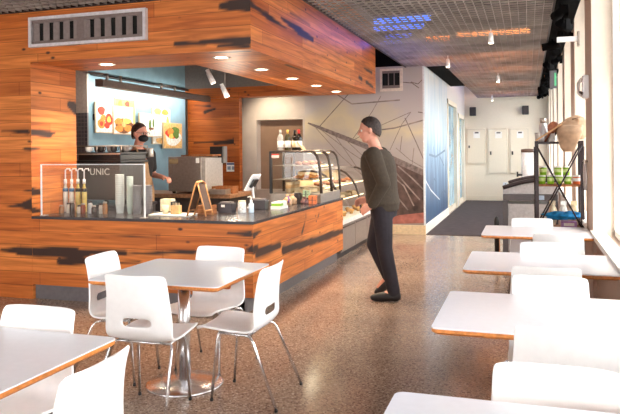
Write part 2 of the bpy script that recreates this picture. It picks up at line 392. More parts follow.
# light hidden above the mesh
AMB = mat('warm tube', (255, 150, 70), .5, emit=9.0, noise=0); BLU = mat('blue tube', (40, 110, 255), .5, emit=4.0, noise=0)
def tube_lamp(x0, x1, y, m, lab, cat='lamp', grp=None):
    t = thing('tube_lamp', lab, cat, ((x0 + x1) / 2, y, zm + 0.30), 0, grp); h = (x1 - x0) / 2
    MB().box(-h, h, -.03, .03, 0.02, .06).build('housing', DARKM, t); [MB().cyl((q * h * .7, 0, .06), (q * h * .7, 0, .45), .006).build('hanger', DARKM, t) for q in (-1, 1)]; MB().cyl((-h, 0, -.02), (h, 0, -.02), 0.04).build('tube', m, t)
def lamp_at(x0, x1, y, m, lab, grp):
    a, b = at(x0, y, Z=zm + .28), at(x1, y, Z=zm + .28); tube_lamp(a.x, b.x, (a.y + b.y) / 2, m, lab, 'lamp', grp)
for a in ((372, 432, 19), (372, 425, 27), (322, 342, 27), (385, 412, 36), (380, 402, 43), (400, 420, 53), (440, 470, 46), (468, 496, 84), (500, 530, 82)):
    lamp_at(*a, BLU, 'blue lamp glowing above the open mesh ceiling', 'blue lamps above the mesh ceiling')
for a in ((455, 530, 33), (425, 450, 39), (480, 535, 50), (420, 470, 58), (470, 532, 69), (430, 455, 70), (480, 530, 80)):
    lamp_at(*a, AMB, 'amber lamp glowing above the open mesh ceiling', 'amber lamps above the mesh ceiling')

# ------------------------------------------------------------------ kiosk shell
def px_strokes(lst, **pl):
    """strokes surveyed from the photograph onto the board plane"""
    out = []
    for (xa, ya, xb, yb, wa, wb) in lst:
        p, q = at(xa, ya, **pl), at(xb, yb, **pl)
        k = 0 if 'Y' in pl else 1
        s = ((at(xa, ya + 1, **pl) - p).length + (at(xb, yb + 1, **pl) - q).length) / 2
        out.append((p[k], p[2], q[k], q[2], wa * s, wb * s))
    return out
front = px_strokes([(222, 6, 249, 4, 4, 8), (176, 44, 205, 43, 2.5, 2), (200, 42, 249, 40, 1.5, 4.5), (218, 46, 249, 46, 1, 2), (2, 131, 28, 132, .4, 2.5), (24, 149, 31, 149, 1, 1.5),
                    (7, 207, 20, 205, .6, 2), (18, 206, 32, 205, 1.5, 7), (2, 250, 24, 251, 1.5, 4), (18, 251, 76, 253, 4.2, 5.2), (70, 253.5, 88, 254, 5, 3.5), (84, 252, 125, 253, 2.5, 3), (120, 254, 195, 252, 1, 2), (228, 233, 250, 234, .8, 4), (246, 250, 254, 249, 1, 5), (100, 236.5, 160, 236, .4, .7),
                    (92, 263, 140, 262, 1, 1), (60, 262, 85, 261, 4, 3), (32, 191, 24, 190, 1, .6)], Y=KY)
side = px_strokes([(251, 4, 268, 16, 3, 3.5), (266, 15, 287, 29, 3, .5), (281, 18, 300, 31, 1, 4.5), (298, 30, 313, 40, 4.5, 2.5), (290, 13, 310, 25, .8, .6), (364, 68, 372, 73, .8, 2), (359, 77, 362, 79, 2, 2), (366, 82, 373, 87, 2, 2),
                   (254, 235, 262, 230, 4, .6), (254, 250, 257, 247, 4, 3), (257, 254, 280, 245, 4, 4), (283, 250, 310, 242, 4, 4), (310, 242, 343, 231, 4, 3), (302, 233, 305, 222, 2, 1), (306, 218, 306, 214, 1, 1), (318, 217, 319, 214, 1, 1)], X=KX)
und_f = [(-2.75, 5.56, -2.4, 5.60, .02, .03)]; und_s = [(5.5, -2.42, 6.2, -2.40, .015, .03), (6.6, -2.40, 7.1, -2.42, .02, .02)]
jamb = px_strokes([(28, 132, 50, 134, 3, 4), (48, 134, 55, 133, 4, 1), (25, 149, 40, 149, 2, .8), (28, 192, 40, 192, 5, 3), (30, 210, 40, 211, 4, 2), (70, 105, 76, 109, 4, 6)], X=KL)
ZT = 3.45
mb = MB(); wood_box(mb, -6.6, KL, KY, 6.17, 0.0, ZT, 'x', {'y': front, 'x': jamb}, faces='yXxY')
struct(wood_build(mb, 'wall_kiosk', WOOD))
mb = MB(); wood_box(mb, KL, KX, KY, 6.28, 2.35, ZT, 'x', {'y': front, 'z': und_f}, faces='yYz')
wood_box(mb, -3.28, KX, 6.28, 10.57, 2.35, ZT, 'y', {'x': side, 'z': und_s}, faces='xXzY'); 
wood_box(mb, KX - .03, KX, KY, 6.28, 2.35, ZT, 'y', {'x': side}, faces='X')
struct(wood_build(mb, 'trim_soffit', WOOD))
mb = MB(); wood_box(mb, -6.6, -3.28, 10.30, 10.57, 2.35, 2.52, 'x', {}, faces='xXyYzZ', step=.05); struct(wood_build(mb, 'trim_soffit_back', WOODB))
hb = px_strokes([(205, 112, 215, 109, 2, 1), (195, 106, 210, 106, .5, 1), (215, 143, 238, 141, 2, 2.5), (238, 141, 243, 141, 2, 2), (194, 143, 215, 142, .7, 1), (205, 163, 235, 164, .8, .8)], Y=10.42)
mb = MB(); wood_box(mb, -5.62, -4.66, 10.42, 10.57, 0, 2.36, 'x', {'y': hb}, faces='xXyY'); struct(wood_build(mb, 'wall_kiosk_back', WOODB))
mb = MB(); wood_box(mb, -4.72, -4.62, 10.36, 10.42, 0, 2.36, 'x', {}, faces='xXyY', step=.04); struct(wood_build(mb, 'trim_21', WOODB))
struct(MB().box(-6.6, -3.28, 10.30, 10.57, 2.52, ZT).build('wall_kiosk_upper', mat('grey upper wall', (120, 112, 110), .6)))
struct(MB().box(-5.8, -5.6, 7.63, 10.30, 0, ZT).build('wall_kiosk_teal', TEAL))
mb = MB(); mb.box(-6.6, -5.6, 7.6, 7.628, 1.98, ZT); mb.cur = 1; mb.box(-6.6, -5.6, 7.6, 7.628, 0, 1.98)
def tile_mat():
    m = bpy.data.materials.new('dark mosaic tile'); m.use_nodes = True; nt = m.node_tree; b = nt.nodes['Principled BSDF']; b.inputs['Roughness'].default_value = .3
    tc = nt.nodes.new('ShaderNodeTexCoord'); mp = nt.nodes.new('ShaderNodeMapping'); mp.inputs['Rotation'].default_value = (PI / 2, 0, 0); br = nt.nodes.new('ShaderNodeTexBrick')
    br.inputs['Scale'].default_value = 1; br.inputs['Brick Width'].default_value = .05; br.inputs['Row Height'].default_value = .05; br.inputs['Mortar Size'].default_value = .004; br.offset = 0
    br.inputs['Color1'].default_value = lin((92, 86, 92)) + (1,); br.inputs['Color2'].default_value = lin((74, 70, 76)) + (1,); br.inputs['Mortar'].default_value = lin((120, 112, 112)) + (1,)
    nt.links.new(tc.outputs['Object'], mp.inputs[0]); nt.links.new(mp.outputs[0], br.inputs['Vector']); nt.links.new(br.outputs['Color'], b.inputs['Base Color'])
    return m
TILE = tile_mat()
struct(mb.build('wall_kiosk_side', [mat('pale grey panel', (190, 176, 164), .6), TILE]))
struct(MB().box(-6.6, KX, KY + .02, 10.57, ZT, ZT + .1).build('ceiling_kiosk', mat('grey ceiling paint', (150, 146, 146), .6)))
mb = MB(); mb.tube([(-5.55, 7.62, 2.5), (-5.55, 10.30, 2.5)], .02); struct(mb.build('trim_22', BLACK))

# ------------------------------------------------------------------ service counter
ct = thing('service_counter', 'reclaimed wood service counter wrapping the kiosk corner', 'counter', (0, 0, 0))
mb = MB(); wood_box(mb, KL + .002, KX, KY, 5.55, 0.147, 0.795, 'x', {'y': front}, faces='yzY'); wood_box(mb, KX - .08, KX, KY, 8.49, 0.147, 0.795, 'y', {'x': side}, faces='XxYz')
wood_build(mb, 'wood_front', WOOD, ct)
mb = MB(); mb.box(KL + .002, KX - .10, KY + .04, KY + .10, 0, .147); mb.box(KX - .14, KX - .08, KY + .04, 8.47, 0, .147); mb.build('plinth', PLINTH, ct)
mb = MB(); mb.box(KL + .002, KX - .08, 5.56, 6.15, .147, .79); mb.box(-3.05, KX - .081, 6.15, 8.48, .147, .79); mb.build('carcass', mat('dark carcass', (60, 54, 54), .6), ct)
mb = MB(); mb.prism([(KL + .003, KY - .012), (KX + .012, KY - .012), (KX + .012, 8.49), (-3.08, 8.49), (-3.08, 6.20), (KL + .003, 6.20)], .797, .824)
tag(mb.build('worktop', STONE, bevel=.003), 'dark polished stone worktop on the wooden service counter', 'worktop')

# ------------------------------------------------------------------ chairs
def make_chair():
    t = thing('cafe_chair', '', 'chair')
    prof = [(.300, .396), (.292, .414), (.255, .422), (.17, .416), (.06, .405), (-.02, .403), (-.068, .416), (-.096, .450), (-.102, .496), (-.102, .537), (-.106, .60), (-.116, .68), (-.130, .74), (-.140, .772), (-.143, .781), (-.143, .782)]
    hw = [.165, .180, .196, .205, .206, .204, .203, .205, .206, .204, .197, .190, .188, .186, .182, .177]
    us = [-1, -.96, -.72, -.42, -.2, 0, .2, .42, .72, .96, 1]
    mb = MB(); mb.smooth = True; nv = len(prof); nu = len(us); vs = []
    for j, (y, z) in enumerate(prof):
        back = min(1, max(0, (j - 5) / 3.0))
        for u in us:
            k = abs(u)
            vs.append((u * hw[j], y + back * .030 * k * k, z + (1 - back) * .016 * k ** 3 - (0.008 * k ** 8 if j >= nv - 3 else 0)))
    fs = []
    for j in range(nv - 1):
        for i in range(nu - 1):
            if j == 8 and 3 <= i <= 6: continue          # hand slot low in the back
            q = j * nu + i; fs.append((q, q + 1, q + nu + 1, q + nu))
    mb.add(vs, fs)
    sh = mb.build('shell', WHITE, t, solid=.014, subsurf=2)
    # frame under the seat
    mb = MB(); mb.tube([(-.15, .16, .397), (.15, .16, .397)], .009); mb.tube([(-.16, -.02, .389), (.16, -.02, .389)], .009); mb.tube([(-.15, .16, .397), (-.16, -.02, .389)], .009); mb.tube([(.15, .16, .397), (.16, -.02, .389)], .009)
    mb.build('seat_frame', CHROME, t)
    for sx in (-1, 1):
        mb = MB(); mb.tube([(sx * .10, -.02, .391), (sx * .165, -.025, .389), (sx * .185, -.045, .385), (sx * .192, -.065, .36), (sx * .225, -.21, .012)], .0085, 10)
        l = mb.build('leg', CHROME, t); MB().cyl((sx * .225, -.21, 0), (sx * .225, -.21, .014), .010).build('foot_cap', BLACK, l)
        mb = MB(); mb.tube([(sx * .09, .16, .399), (sx * .135, .162, .397), (sx * .148, .168, .388), (sx * .151, .175, .36), (sx * .165, .21, .012)], .0085, 10)
        l = mb.build('leg', CHROME, t); MB().cyl((sx * .165, .21, 0), (sx * .165, .21, .014), .010).build('foot_cap', BLACK, l)
    return t
chair0 = make_chair(); first = [True]
def chair(x, y, rz, label, group):
    if first[0]:
        chair0.location = (x, y, 0); chair0.rotation_euler = (0, 0, R(rz)); chair0['label'] = label; chair0['group'] = group; first[0] = False; return chair0
    return dup(chair0, (x, y, 0), R(rz), label, group)
G1, G2, G3 = 'white chairs around the centre table', 'white chairs at the corner table', 'white chairs along the window tables'
chair(-2.045, 3.28, 2, 'white shell chair with back to camera, nearest side of the centre table', G1)
chair(-1.555, 3.69, 91, 'white shell chair turned sideways at the aisle end of the centre table', G1)
chair(-2.05, 4.13, 176, 'white shell chair behind the centre table facing the camera', G1)
chair(-2.555, 3.76, -86, 'white shell chair at the counter end of the centre table', G1)
chair(-2.02, 2.28, 180, 'white shell chair behind the corner table, its back above the tabletop', G2)
chair(-1.44, 1.84, 92, 'white shell chair at the aisle end of the corner table', G2)
chair(.03, 6.58, 180, 'white shell chair behind the farthest window table, beside the shelf rack', G3)
chair(.215, 5.66, 0, 'white shell chair with back to camera at the farthest window table', G3)
chair(.125, 4.88, 180, 'white shell chair behind the second farthest window table, facing the camera', G3)
chair(.09, 4.10, 0, 'white shell chair with back to camera at the second farthest window table', G3)
chair(.10, 3.57, 180, 'white shell chair behind the third window table, facing the camera', G3)
chair(.13, 2.77, 0, 'white shell chair with back to camera at the third window table', G3)
chair(.075, 2.05, 180, 'white shell chair behind the nearest window table, facing the camera', G3)
# ------------------------------------------------------------------ tables
def make_table(w, d):
    t = thing('cafe_table', '', 'table')
    MB().prism(rrect(-w / 2, w / 2, -d / 2, d / 2, .03), .697, .703).build('tabletop', LAM, t)
    n = rrect(-w / 2, w / 2, -d / 2, d / 2, .03); m = rrect(-w / 2 + .012, w / 2 - .012, -d / 2 + .012, d / 2 - .012, .03); k = len(n)
    mb = MB(); mb.add([(p[0], p[1], .6965) for p in n] + [(p[0], p[1], .683) for p in n] + [(p[0], p[1], .673) for p in m],
                      [(i, (i + 1) % k, k + (i + 1) % k, k + i) for i in range(k)] + [(k + i, k + (i + 1) % k, 2 * k + (i + 1) % k, 2 * k + i) for i in range(k)] + [tuple(range(k)), tuple(range(2 * k, 3 * k))[::-1]])
    mb.build('edge_band', PLY, t)
    MB().cyl((0, 0, .03), (0, 0, .665), .038, seg=24).build('pole', CHROME, t)
    MB().lathe([(.0, .672), (.11, .672), (.11, .664), (.045, .651), (.0, .651)][::-1], seg=24).build('top_plate', BLACK, t)
    MB().lathe([(.238, 0), (.240, .008), (.232, .014), (.12, .022), (.05, .032), (.0, .034)], seg=48).build('base', CHROME, t)
    return t
tb = make_table(.845, .80)
tb.location = (-2.05, 3.73, 0); tb['label'] = 'white square pedestal table with orange edge, between four chairs by the counter'; tb['group'] = 'white cafe tables'
dup(tb, (-2.0, 1.925, 0), 0, 'white pedestal table cut by the picture edge, nearer than the centre table', 'white cafe tables')
tw = make_table(.91, .76); tw.location = (.06, 6.35, 0); tw['label'] = 'farthest white window table, in front of the dark shelf rack'; tw['group'] = 'white window tables'
dup(tw, (.06, 4.63, 0), 0, 'second farthest white window table, its end against the sill', 'white window tables')
dup(tw, (.06, 3.20, 0), 0, 'third white window table with clear orange edge and an uncovered aisle corner', 'white window tables')
dup(tw, (.06, 1.67, 0), 0, 'nearest white window table at the bottom of the photo', 'white window tables')

# ------------------------------------------------------------------ lamps of the kiosk
for i, (x, y) in enumerate(((-4.09, 5.88), (-2.79, 5.86), (-2.80, 6.90), (-2.80, 7.91), (-2.80, 8.92), (-2.80, 9.93))):
    t = thing('downlight', ['round recessed downlight over the coffee end of the counter', 'round recessed downlight at the soffit corner', 'round recessed downlight first behind the soffit corner', 'round recessed downlight second behind the soffit corner',
                            'round recessed downlight third behind the soffit corner', 'round recessed downlight farthest from the soffit corner'][i], 'ceiling light', (x, y, 2.35), 0, 'downlights in the wooden soffit')
    MB().lathe([(.062, .0), (.085, .0), (.085, -.006), (.062, -.004), (.062, 0)], seg=24).build('trim_ring', mat('white lamp ring', (240, 236, 230), .5), t)
    MB().lathe([(0, -.002), (.062, -.002)], seg=24).build('lens', WARM, t)
    ld = bpy.data.lights.new('downlight', 'SPOT'); ld.energy = 85; ld.spot_size = R(120); ld.spot_blend = .7; ld.color = (1.0, .80, .56); ld.shadow_soft_size = .06
    l = bpy.data.objects.new('downlight_glow', ld); C.objects.link(l); l.parent = t; l.location = (0, 0, -.02)
t = thing('wall_washer', 'long grey bar light fixture hung along the teal wall', 'light fixture', (-5.18, 8.9, 2.34))
mb = MB(); mb.prism([(-.06, -.05), (.06, -.05), (.06, .03), (.03, .045), (-.06, .045)], -1.62, 1.40, 'y'); mb.build('housing', mat('grey brown fixture', (112, 98, 92), .5), t)
B(-.064, -.0605, -1.58, 1.36, -.035, .03).build('diffuser', LIGHTW, t)
for yy in (-1.45, -1.15, -.1, .3): MB().cyl((0, yy, .045), (0, yy, .13), .018).build('hanger', STEEL, t); 
for yy in (-1.45, .3): MB().cyl((0, yy, .12), (-.36, yy, .16), .008).build('arm', STEEL, t)
ld = bpy.data.lights.new('wall_washer', 'AREA'); ld.shape = 'RECTANGLE'; ld.size = .06; ld.size_y = 2.9; ld.energy = 20; ld.color = (1, .96, .88)
l = bpy.data.objects.new('wall_washer_glow', ld); C.objects.link(l); l.parent = t; l.location = (-.07, -.1, -.01); l.rotation_euler = (0, R(50), 0)
for k, (x, y, z) in enumerate(((-3.72, 7.5, 2.36), (-3.72, 7.9, 2.22))):
    t = thing('track_spot', ['white track spotlight hanging upper of two under the kiosk ceiling', 'white track spotlight hanging lower of two at the end of the bar light'][k], 'spotlight', (x, y, z), R(30))
    MB().cyl((0, 0, .05), (0, 0, 1.09 if k == 0 else 1.23), .008).build('stem', mat('grey ceiling rod', (128, 122, 120), .5), t)
    MB().cyl((-.03, 0, .06), (.03, 0, -.07), .030, .036, 16).build('lamp_head', WHITE, t); MB().cyl((.029, 0, -.067), (.031, 0, -.072), .029).build('lens', WARM, t); MB().cyl((-.045, 0, .1), (-.02, 0, .04), .025).build('lamp_neck', WHITE, t)
t2 = thing('unseen_wall_spot', 'unseen warm spotlight added behind the soffit to light the niche wall', 'spotlight', (-4.45, 10.60, 2.46))  # lamp added out of view to brighten the wall beside the niche
B(-.03, .03, -.03, .0, -.03, .03).build('bracket', WHITE, t2); MB().cyl((0, 0, 0), (0, .10, -.06), .03, .04, 14).build('lamp_head', WHITE, t2)
ld = bpy.data.lights.new('unseen_wall_spot', 'SPOT'); ld.energy = 26; ld.spot_size = R(110); ld.spot_blend = .8; ld.color = (1, .84, .60); ld.shadow_soft_size = .04
l = bpy.data.objects.new('unseen_wall_spot_glow', ld); C.objects.link(l); l.parent = t2; l.location = (0, .12, -.08); l.rotation_euler = Vector((.1, .7, -.5)).to_track_quat('-Z', 'Y').to_euler()
# inside of the kiosk: bare warm point light below the lower track spot, without a fixture
ld = bpy.data.lights.new('kiosk_point', 'POINT'); ld.energy = 16; ld.color = (1, .86, .68); ld.shadow_soft_size = .05
l = bpy.data.objects.new('kiosk_point_glow', ld); C.objects.link(l); l.parent = t; l.location = (.10, 0, -.60)

# ------------------------------------------------------------------ vents, tracks, signs
t = thing('air_vent', 'wide white framed air grille high on the wooden front', 'vent', (-4.675, KY, 2.49))
W_, H_ = 1.32, .295
mb = MB(); mb.box(0, W_, -.045, 0, 0, .03); mb.box(0, W_, -.045, 0, H_ - .03, H_); mb.box(0, .03, -.045, 0, .03, H_ - .03); mb.box(W_ - .03, W_, -.045, 0, .03, H_ - .03); mb.build('frame', mat('pale grey vent frame', (206, 200, 204), .5), t)
mb = MB(); mb.box(.03, W_ - .03, -.004, -.001, .03, H_ - .03); mb.build('recess', mat('vent shadow paint', (18, 15, 15), .9), t)
mb = MB(); mb.box(.03, W_ - .03, -.030, -.004, .03, .06); mb.box(.03, W_ - .03, -.030, -.004, H_ - .06, H_ - .03)
for k in range(11):
    Mt = Matrix.Translation((.085 + k * .117, -.024, .06)) @ Matrix.Rotation(R(22), 4, 'Z'); mb.box(-.030, .030, -.003, .003, 0, H_ - .12, Mt)
mb.box(.555, .675, -.028, -.022, .06, H_ - .06)
mb.build('louver', mat('taupe louvers', (120, 104, 100), .5), t)
t = thing('air_vent', 'small air grille with three slots on the grey mural wall', 'vent', (-2.42, YF - .005, 2.45)); W_, H_ = .395, .39
mb = MB(); mb.box(0, W_, -.02, 0, 0, .05); mb.box(0, W_, -.02, 0, H_ - .04, H_); mb.box(0, .04, -.02, 0, .05, H_ - .04); mb.box(W_ - .05, W_, -.02, 0, .05, H_ - .04); mb.build('frame', mat('warm white vent frame', (226, 212, 198), .5), t)
B(.04, W_ - .05, -.005, -.001, .05, H_ - .04).build('recess', mat('vent shadow paint', (18, 15, 15), .9), t)
mb = MB(); mb.box(.04, W_ - .05, -.016, -.005, .05, .10); mb.box(.04, W_ - .05, -.016, -.005, H_ - .08, H_ - .04); [mb.box(.14 + k * .10, .155 + k * .10, -.014, -.005, .09, H_ - .08) for k in range(2)]; mb.build('louver', mat('taupe louvers', (120, 104, 100), .5), t)
struct(B(.27, .50, 6.95, 19.1, 2.88, 3.05).build('trim_23', MATTE))
struct(B(-1.66, -1.34, 11.62, 15.5, 2.87, 3.0).build('trim_24', MATTE))
def track_head(loc, rz, lab, first=[None]):
    if first[0] is None:
        t = thing('track_light', lab, 'spotlight', loc, rz, 'black track lights beside the windows'); first[0] = t
        MB().cyl((0, 0, 0), (0, 0, -.06), .012).build('stem', MATTE, t); MB().cyl((0, -.13, -.10), (0, .09, -.07), .052, .044, 16).build('lamp_head', MATTE, t)
        MB().cyl((0, -.131, -.1005), (0, -.134, -.101), .03).build('lens', mat('amber lens', (220, 130, 60), .4, emit=.35, noise=0), t); MB().box(-.06, -.052, -.05, .05, -.14, -.02).build('bracket', MATTE, t)
        return t
    return dup(first[0], loc, rz, lab, 'black track lights beside the windows')
for k in range(16):
    track_head((.32 + .06 * (k % 3), 7.1 + k * .76, 2.88), R((200, 150, 110, 260, 190)[k % 5]), 'black track spotlight in the row under the ceiling beside the windows')
t = thing('exit_sign', 'small green and black exit sign hanging beside the window wall', 'sign', (.42, 12.0, 2.45))
B(-.06, .05, -.015, .015, 0, .30).build('housing', mat('grey sign box', (96, 94, 100), .5), t); B(.012, .044, -.017, -.015, .04, .26).build('face', mat('green sign face', (90, 180, 130), .5, emit=.2), t); B(0, .02, -.006, .006, .30, .43).build('stem', BLACK, t)
t = thing('wall_bracket', 'white bracket arm reaching from a window pier to the track', 'bracket', (XR, 7.65, 2.58))
B(-.225, 0, -.03, .03, 0, .05).build('arm', WHITE, t); B(-.02, 0, -.05, .05, -.05, .10).build('plate', STEEL, t)
for k, (x, y, lab) in enumerate(((-.40, 8.1, 'small white pendant lamp nearest under the mesh ceiling'), (-.515, 12.9, 'small white pendant lamp farther back over the corridor'), (-1.13, 10.2, 'small white pendant lamp over the walking man'), (-.87, 17.9, 'tiny white pendant at the corridor end'))):
    t = thing('pendant_lamp', lab, 'lamp', (x, y, 2.70), 0, 'small pendants under the mesh ceiling')
    MB().cyl((0, 0, .10), (0, 0, .15), .006).build('stem', WHITE, t); MB().cyl((0, 0, -.02), (0, 0, .10), .032, .022, 14).build('lamp_shade', WHITE, t); MB().cyl((0, 0, -.024), (0, 0, -.02), .026).build('lens', WARM, t); ld = bpy.data.lights.new('pendant', 'SPOT'); ld.energy = 25 if y > 15 else 75 if y > 11 else 50; ld.spot_size = R(140); ld.spot_blend = .6; ld.color = (1, .93, .80); ld.shadow_soft_size = .04; l = bpy.data.objects.new('pendant_glow', ld); C.objects.link(l); l.parent = t; l.location = (0, 0, -.04)
# end wall
PANEL = mat('cream panel door', (232, 222, 204), .5, noise=.01)
for k, (x0, z0, x1, z1) in enumerate(((-1.64, 1.02, -1.12, 2.01), (-1.06, .74, -.53, 2.0), (-.485, .74, .03, 1.995))):
    lab = ['cream electrical panel, smallest of three, by the corridor wall', 'cream electrical panel in the middle of three on the end wall', 'cream electrical panel partly behind the drink dispenser'][k]
    t = thing('electrical_panel', lab, 'panel', (x0, YE, z0), 0, 'electrical panels on the end wall'); W_, H_ = x1 - x0, z1 - z0
    B(0, W_, -.03, 0, 0, H_).build('frame', PANEL, t, bevel=.006); B(.026, W_ - .026, -.031, -.030, .026, H_ - .026).build('gap', mat('panel gap grey', (150, 138, 122), .7), t); B(.03, W_ - .03, -.042, -.03, .03, H_ - .03).build('door', PANEL, t, bevel=.004)
    B(.06, .10, -.06, -.042, H_ * .42 if k else H_ * .45, H_ * .42 + .10).build('latch', BLACK, t)
    B(W_ * .38, W_ * .72, -.044, -.042, H_ - .27, H_ - .09).build('notice', PAPER, t); B(W_ * .45, W_ * .65, -.0445, -.044, H_ - .14, H_ - .10).build('notice_heading', mat('grey ink', (90, 84, 84), .8), t)
for x, lab in ((-1.45, 'black wall speaker above the smallest electrical panel'), (-.055, 'black wall speaker above the drink dispenser')):
    t = thing('wall_speaker', lab, 'speaker', (x, YE, 2.48), 0, 'wall speakers on the end wall')
    B(-.085, .085, -.13, -.02, -.12, .12).build('cabinet', BLACK, t, bevel=.012); B(-.07, .07, -.136, -.13, -.10, .10).build('grille', mat('grey grille', (66, 60, 62), .7), t); B(-.04, .04, -.02, 0, -.05, .05).build('bracket', BLACK, t)
t = thing('wall_outlet', 'small white outlet plate low on the end wall', 'outlet', (-.60, YE, .44)); B(-.06, .06, -.012, 0, -.07, .07).build('plate', mat('bluish white plate', (226, 232, 240), .4), t, bevel=.003)
MB().box(-.02, .02, -.014, -.012, .01, .045).box(-.02, .02, -.014, -.012, -.045, -.01).build('socket', mat('grey socket', (160, 162, 168), .4), t)
# pier fittings
t = thing('wall_phone', 'white wall handset box on the window pier', 'handset', (XR, 6.62, 1.90)); B(-.05, 0, -.06, .06, 0, .21).build('case', WHITE, t, bevel=.008); MB().tube([(-.055, 0, .18), (-.085, 0, .14), (-.085, 0, .05), (-.055, 0, .02)], .014).build('handset', mat('pale handset', (216, 206, 198), .4), t); MB().cyl((-.05, -.03, .04), (-.075, -.10, .05), .012).build('hook', DARKM, t)
t = thing('hoop_hook', 'pale metal hoop hung on the window pier beside the rack', 'hoop', (XR - .012, 6.75, 1.19)); MB().tube([(-.012, .13 * math.cos(a), .13 * math.sin(a)) for a in [2 * PI * k / 28 for k in range(28)]], .010, closed=True).build('hoop', mat('pale metal hoop', (206, 198, 196), .35, .6), t); MB().cyl((.012, 0, .13), (-.03, 0, .135), .010).build('peg', STEEL, t)

# ------------------------------------------------------------------ murals
def smooth_strip(mb, pts, w, y, ax='y', off=0):
    vs = []
    for i, p in enumerate(pts):
        a = Vector(pts[max(0, i - 1)]); b = Vector(pts[min(len(pts) - 1, i + 1)]); d = (b - a).normalized(); n = Vector((-d.y, d.x)); ww = w[i] if isinstance(w, (list, tuple)) else w
        for s_ in (1, -1):
            q = Vector(p) + n * ww * s_; vs.append((q.x, y - off, q.y) if ax == 'y' else (y + off, q.x, q.y))
    mb.add(vs, [(2 * i, 2 * i + 1, 2 * i + 3, 2 * i + 2) for i in range(len(pts) - 1)])
def mural_ground(name, stops, axis_scale, nscale, amp, rough=.55):
    m = bpy.data.materials.new(name); m.use_nodes = True; nt = m.node_tree; N = nt.nodes.new; L = nt.links.new; b = nt.nodes['Principled BSDF']; b.inputs['Roughness'].default_value = rough
    tc = N('ShaderNodeTexCoord'); sp = N('ShaderNodeSeparateXYZ'); L(tc.outputs['Object'], sp.inputs[0]); nz = N('ShaderNodeTexNoise'); mp = N('ShaderNodeMapping'); mp.inputs['Scale'].default_value = axis_scale
    L(tc.outputs['Object'], mp.inputs[0]); L(mp.outputs[0], nz.inputs['Vector']); nz.inputs['Scale'].default_value = nscale; nz.inputs['Detail'].default_value = 6
    a = N('ShaderNodeMath'); a.operation = 'MULTIPLY_ADD'; a.inputs[1].default_value = amp; a.inputs[2].default_value = -amp / 2; L(nz.outputs['Fac'], a.inputs[0])
    d = N('ShaderNodeMath'); d.operation = 'MULTIPLY_ADD'; d.inputs[1].default_value = 1 / 3.0; L(sp.outputs['Z'], d.inputs[0]); L(a.outputs[0], d.inputs[2])
    rp = N('ShaderNodeValToRGB'); cr = rp.color_ramp; cr.elements[0].position = stops[0][0]; cr.elements[0].color = lin(stops[0][1]) + (1,); cr.elements[1].position = stops[1][0]; cr.elements[1].color = lin(stops[1][1]) + (1,)
    for p, c in stops[2:]:
        e = cr.elements.new(p); e.color = lin(c) + (1,)
    L(d.outputs[0], rp.inputs['Fac']); L(rp.outputs['Color'], b.inputs['Base Color'])
    return m
SKYM = mural_ground('mural sky', [(0.0, (150, 134, 126)), (.25, (160, 146, 140)), (.5, (182, 170, 162)), (.62, (210, 194, 160)), (.75, (190, 180, 176)), (1.0, (184, 176, 176))], (1, 1, 1), 1.4, .5)
INK = mat('mural rigging brown', (128, 112, 106), .7, noise=.2, nscale=20); HULL = mat('mural hull brown', (88, 68, 62), .7, noise=.3, nscale=6); RED = mat('mural red', (170, 104, 92), .7, noise=.15, nscale=10); PALE = mat('mural pale strokes', (146, 130, 122), .7, noise=.2, nscale=9)
def mpt(x, y): p = at(x, y, Y=YF); return (p.x, p.z)
mb = MB(); e0 = YF - .004
mb.box(-3.80, -1.685, e0, YF - .0005, .16, 2.87)
mb.cur = 2; mb.prism([mpt(*p) for p in ((386, 152), (400, 163), (412, 169), (424, 174), (424, 213), (410, 214), (394, 218), (384, 200))], e0 - .0015, e0 - .0002, 'y')
mb.cur = 3; mb.prism([mpt(*p) for p in ((384, 219), (400, 215), (424, 212.5), (424, 223), (384, 224))], e0 - .0019, e0 - .0016, 'y')
mb.cur = 1
smooth_strip(mb, [mpt(*p) for p in ((308, 123), (318, 127), (340, 136), (365, 146), (395, 160), (424, 173))], [.012, .028, .04, .045, .05, .05], e0, off=.002)
for a in (((320, 126), (345, 98), (352, 90)), ((352, 140), (372, 112), (381, 96)), ((390, 150), (402, 124), (411, 112)), ((316, 128), (340, 155), (362, 175)), ((320, 129), (350, 152), (380, 172)), ((334, 134), (352, 160), (372, 190)), ((345, 139), (365, 158), (392, 178)),
          ((352, 141), (375, 128), (411, 112)), ((405, 118), (416, 142), (424, 160)), ((396, 148), (410, 160), (424, 168)), ((400, 152), (402, 136)), ((412, 166), (414, 148)), ((418, 112), (424, 113)), ((411, 82), (418, 84), (422, 80)), ((400, 82), (412, 83), (419, 88))):
    smooth_strip(mb, [mpt(*p) for p in a], .005 if a[0][1] > 126 else .008, e0, off=.0012)
mb.cur = 4
for a in (((392, 168), (404, 182), (420, 200)), ((388, 172), (404, 186), (414, 206)), ((398, 166), (412, 178), (424, 190)), ((384, 178), (400, 200), (408, 210)), ((330, 90), (352, 104), (400, 100)), ((380, 130), (395, 128), (424, 120)), ((300, 175), (330, 170), (350, 178))):
    smooth_strip(mb, [mpt(*p) for p in a], .012, e0, off=.0026)
tag(mb.build('ship_mural', [SKYM, INK, HULL, RED, PALE]), 'wall mural of a sailing ship bow and rigging on the grey wall', 'mural')
BLUM = mural_ground('mural blue water', [(0.0, (58, 80, 112)), (.22, (74, 104, 140)), (.42, (112, 146, 178)), (.58, (172, 196, 214)), (.85, (206, 216, 224)), (1, (222, 226, 228))], (1, 3.0, .7), 1.6, .75, .4)
mb = MB(); mb.box(-1.679, -1.675, YF + .004, 14.85, .162, 3.2); mb.cur = 1
smooth_strip(mb, [(11.45, .93), (12.2, .70), (13.4, .45)], .012, -1.675, 'x', .002)
mb.cur = 2
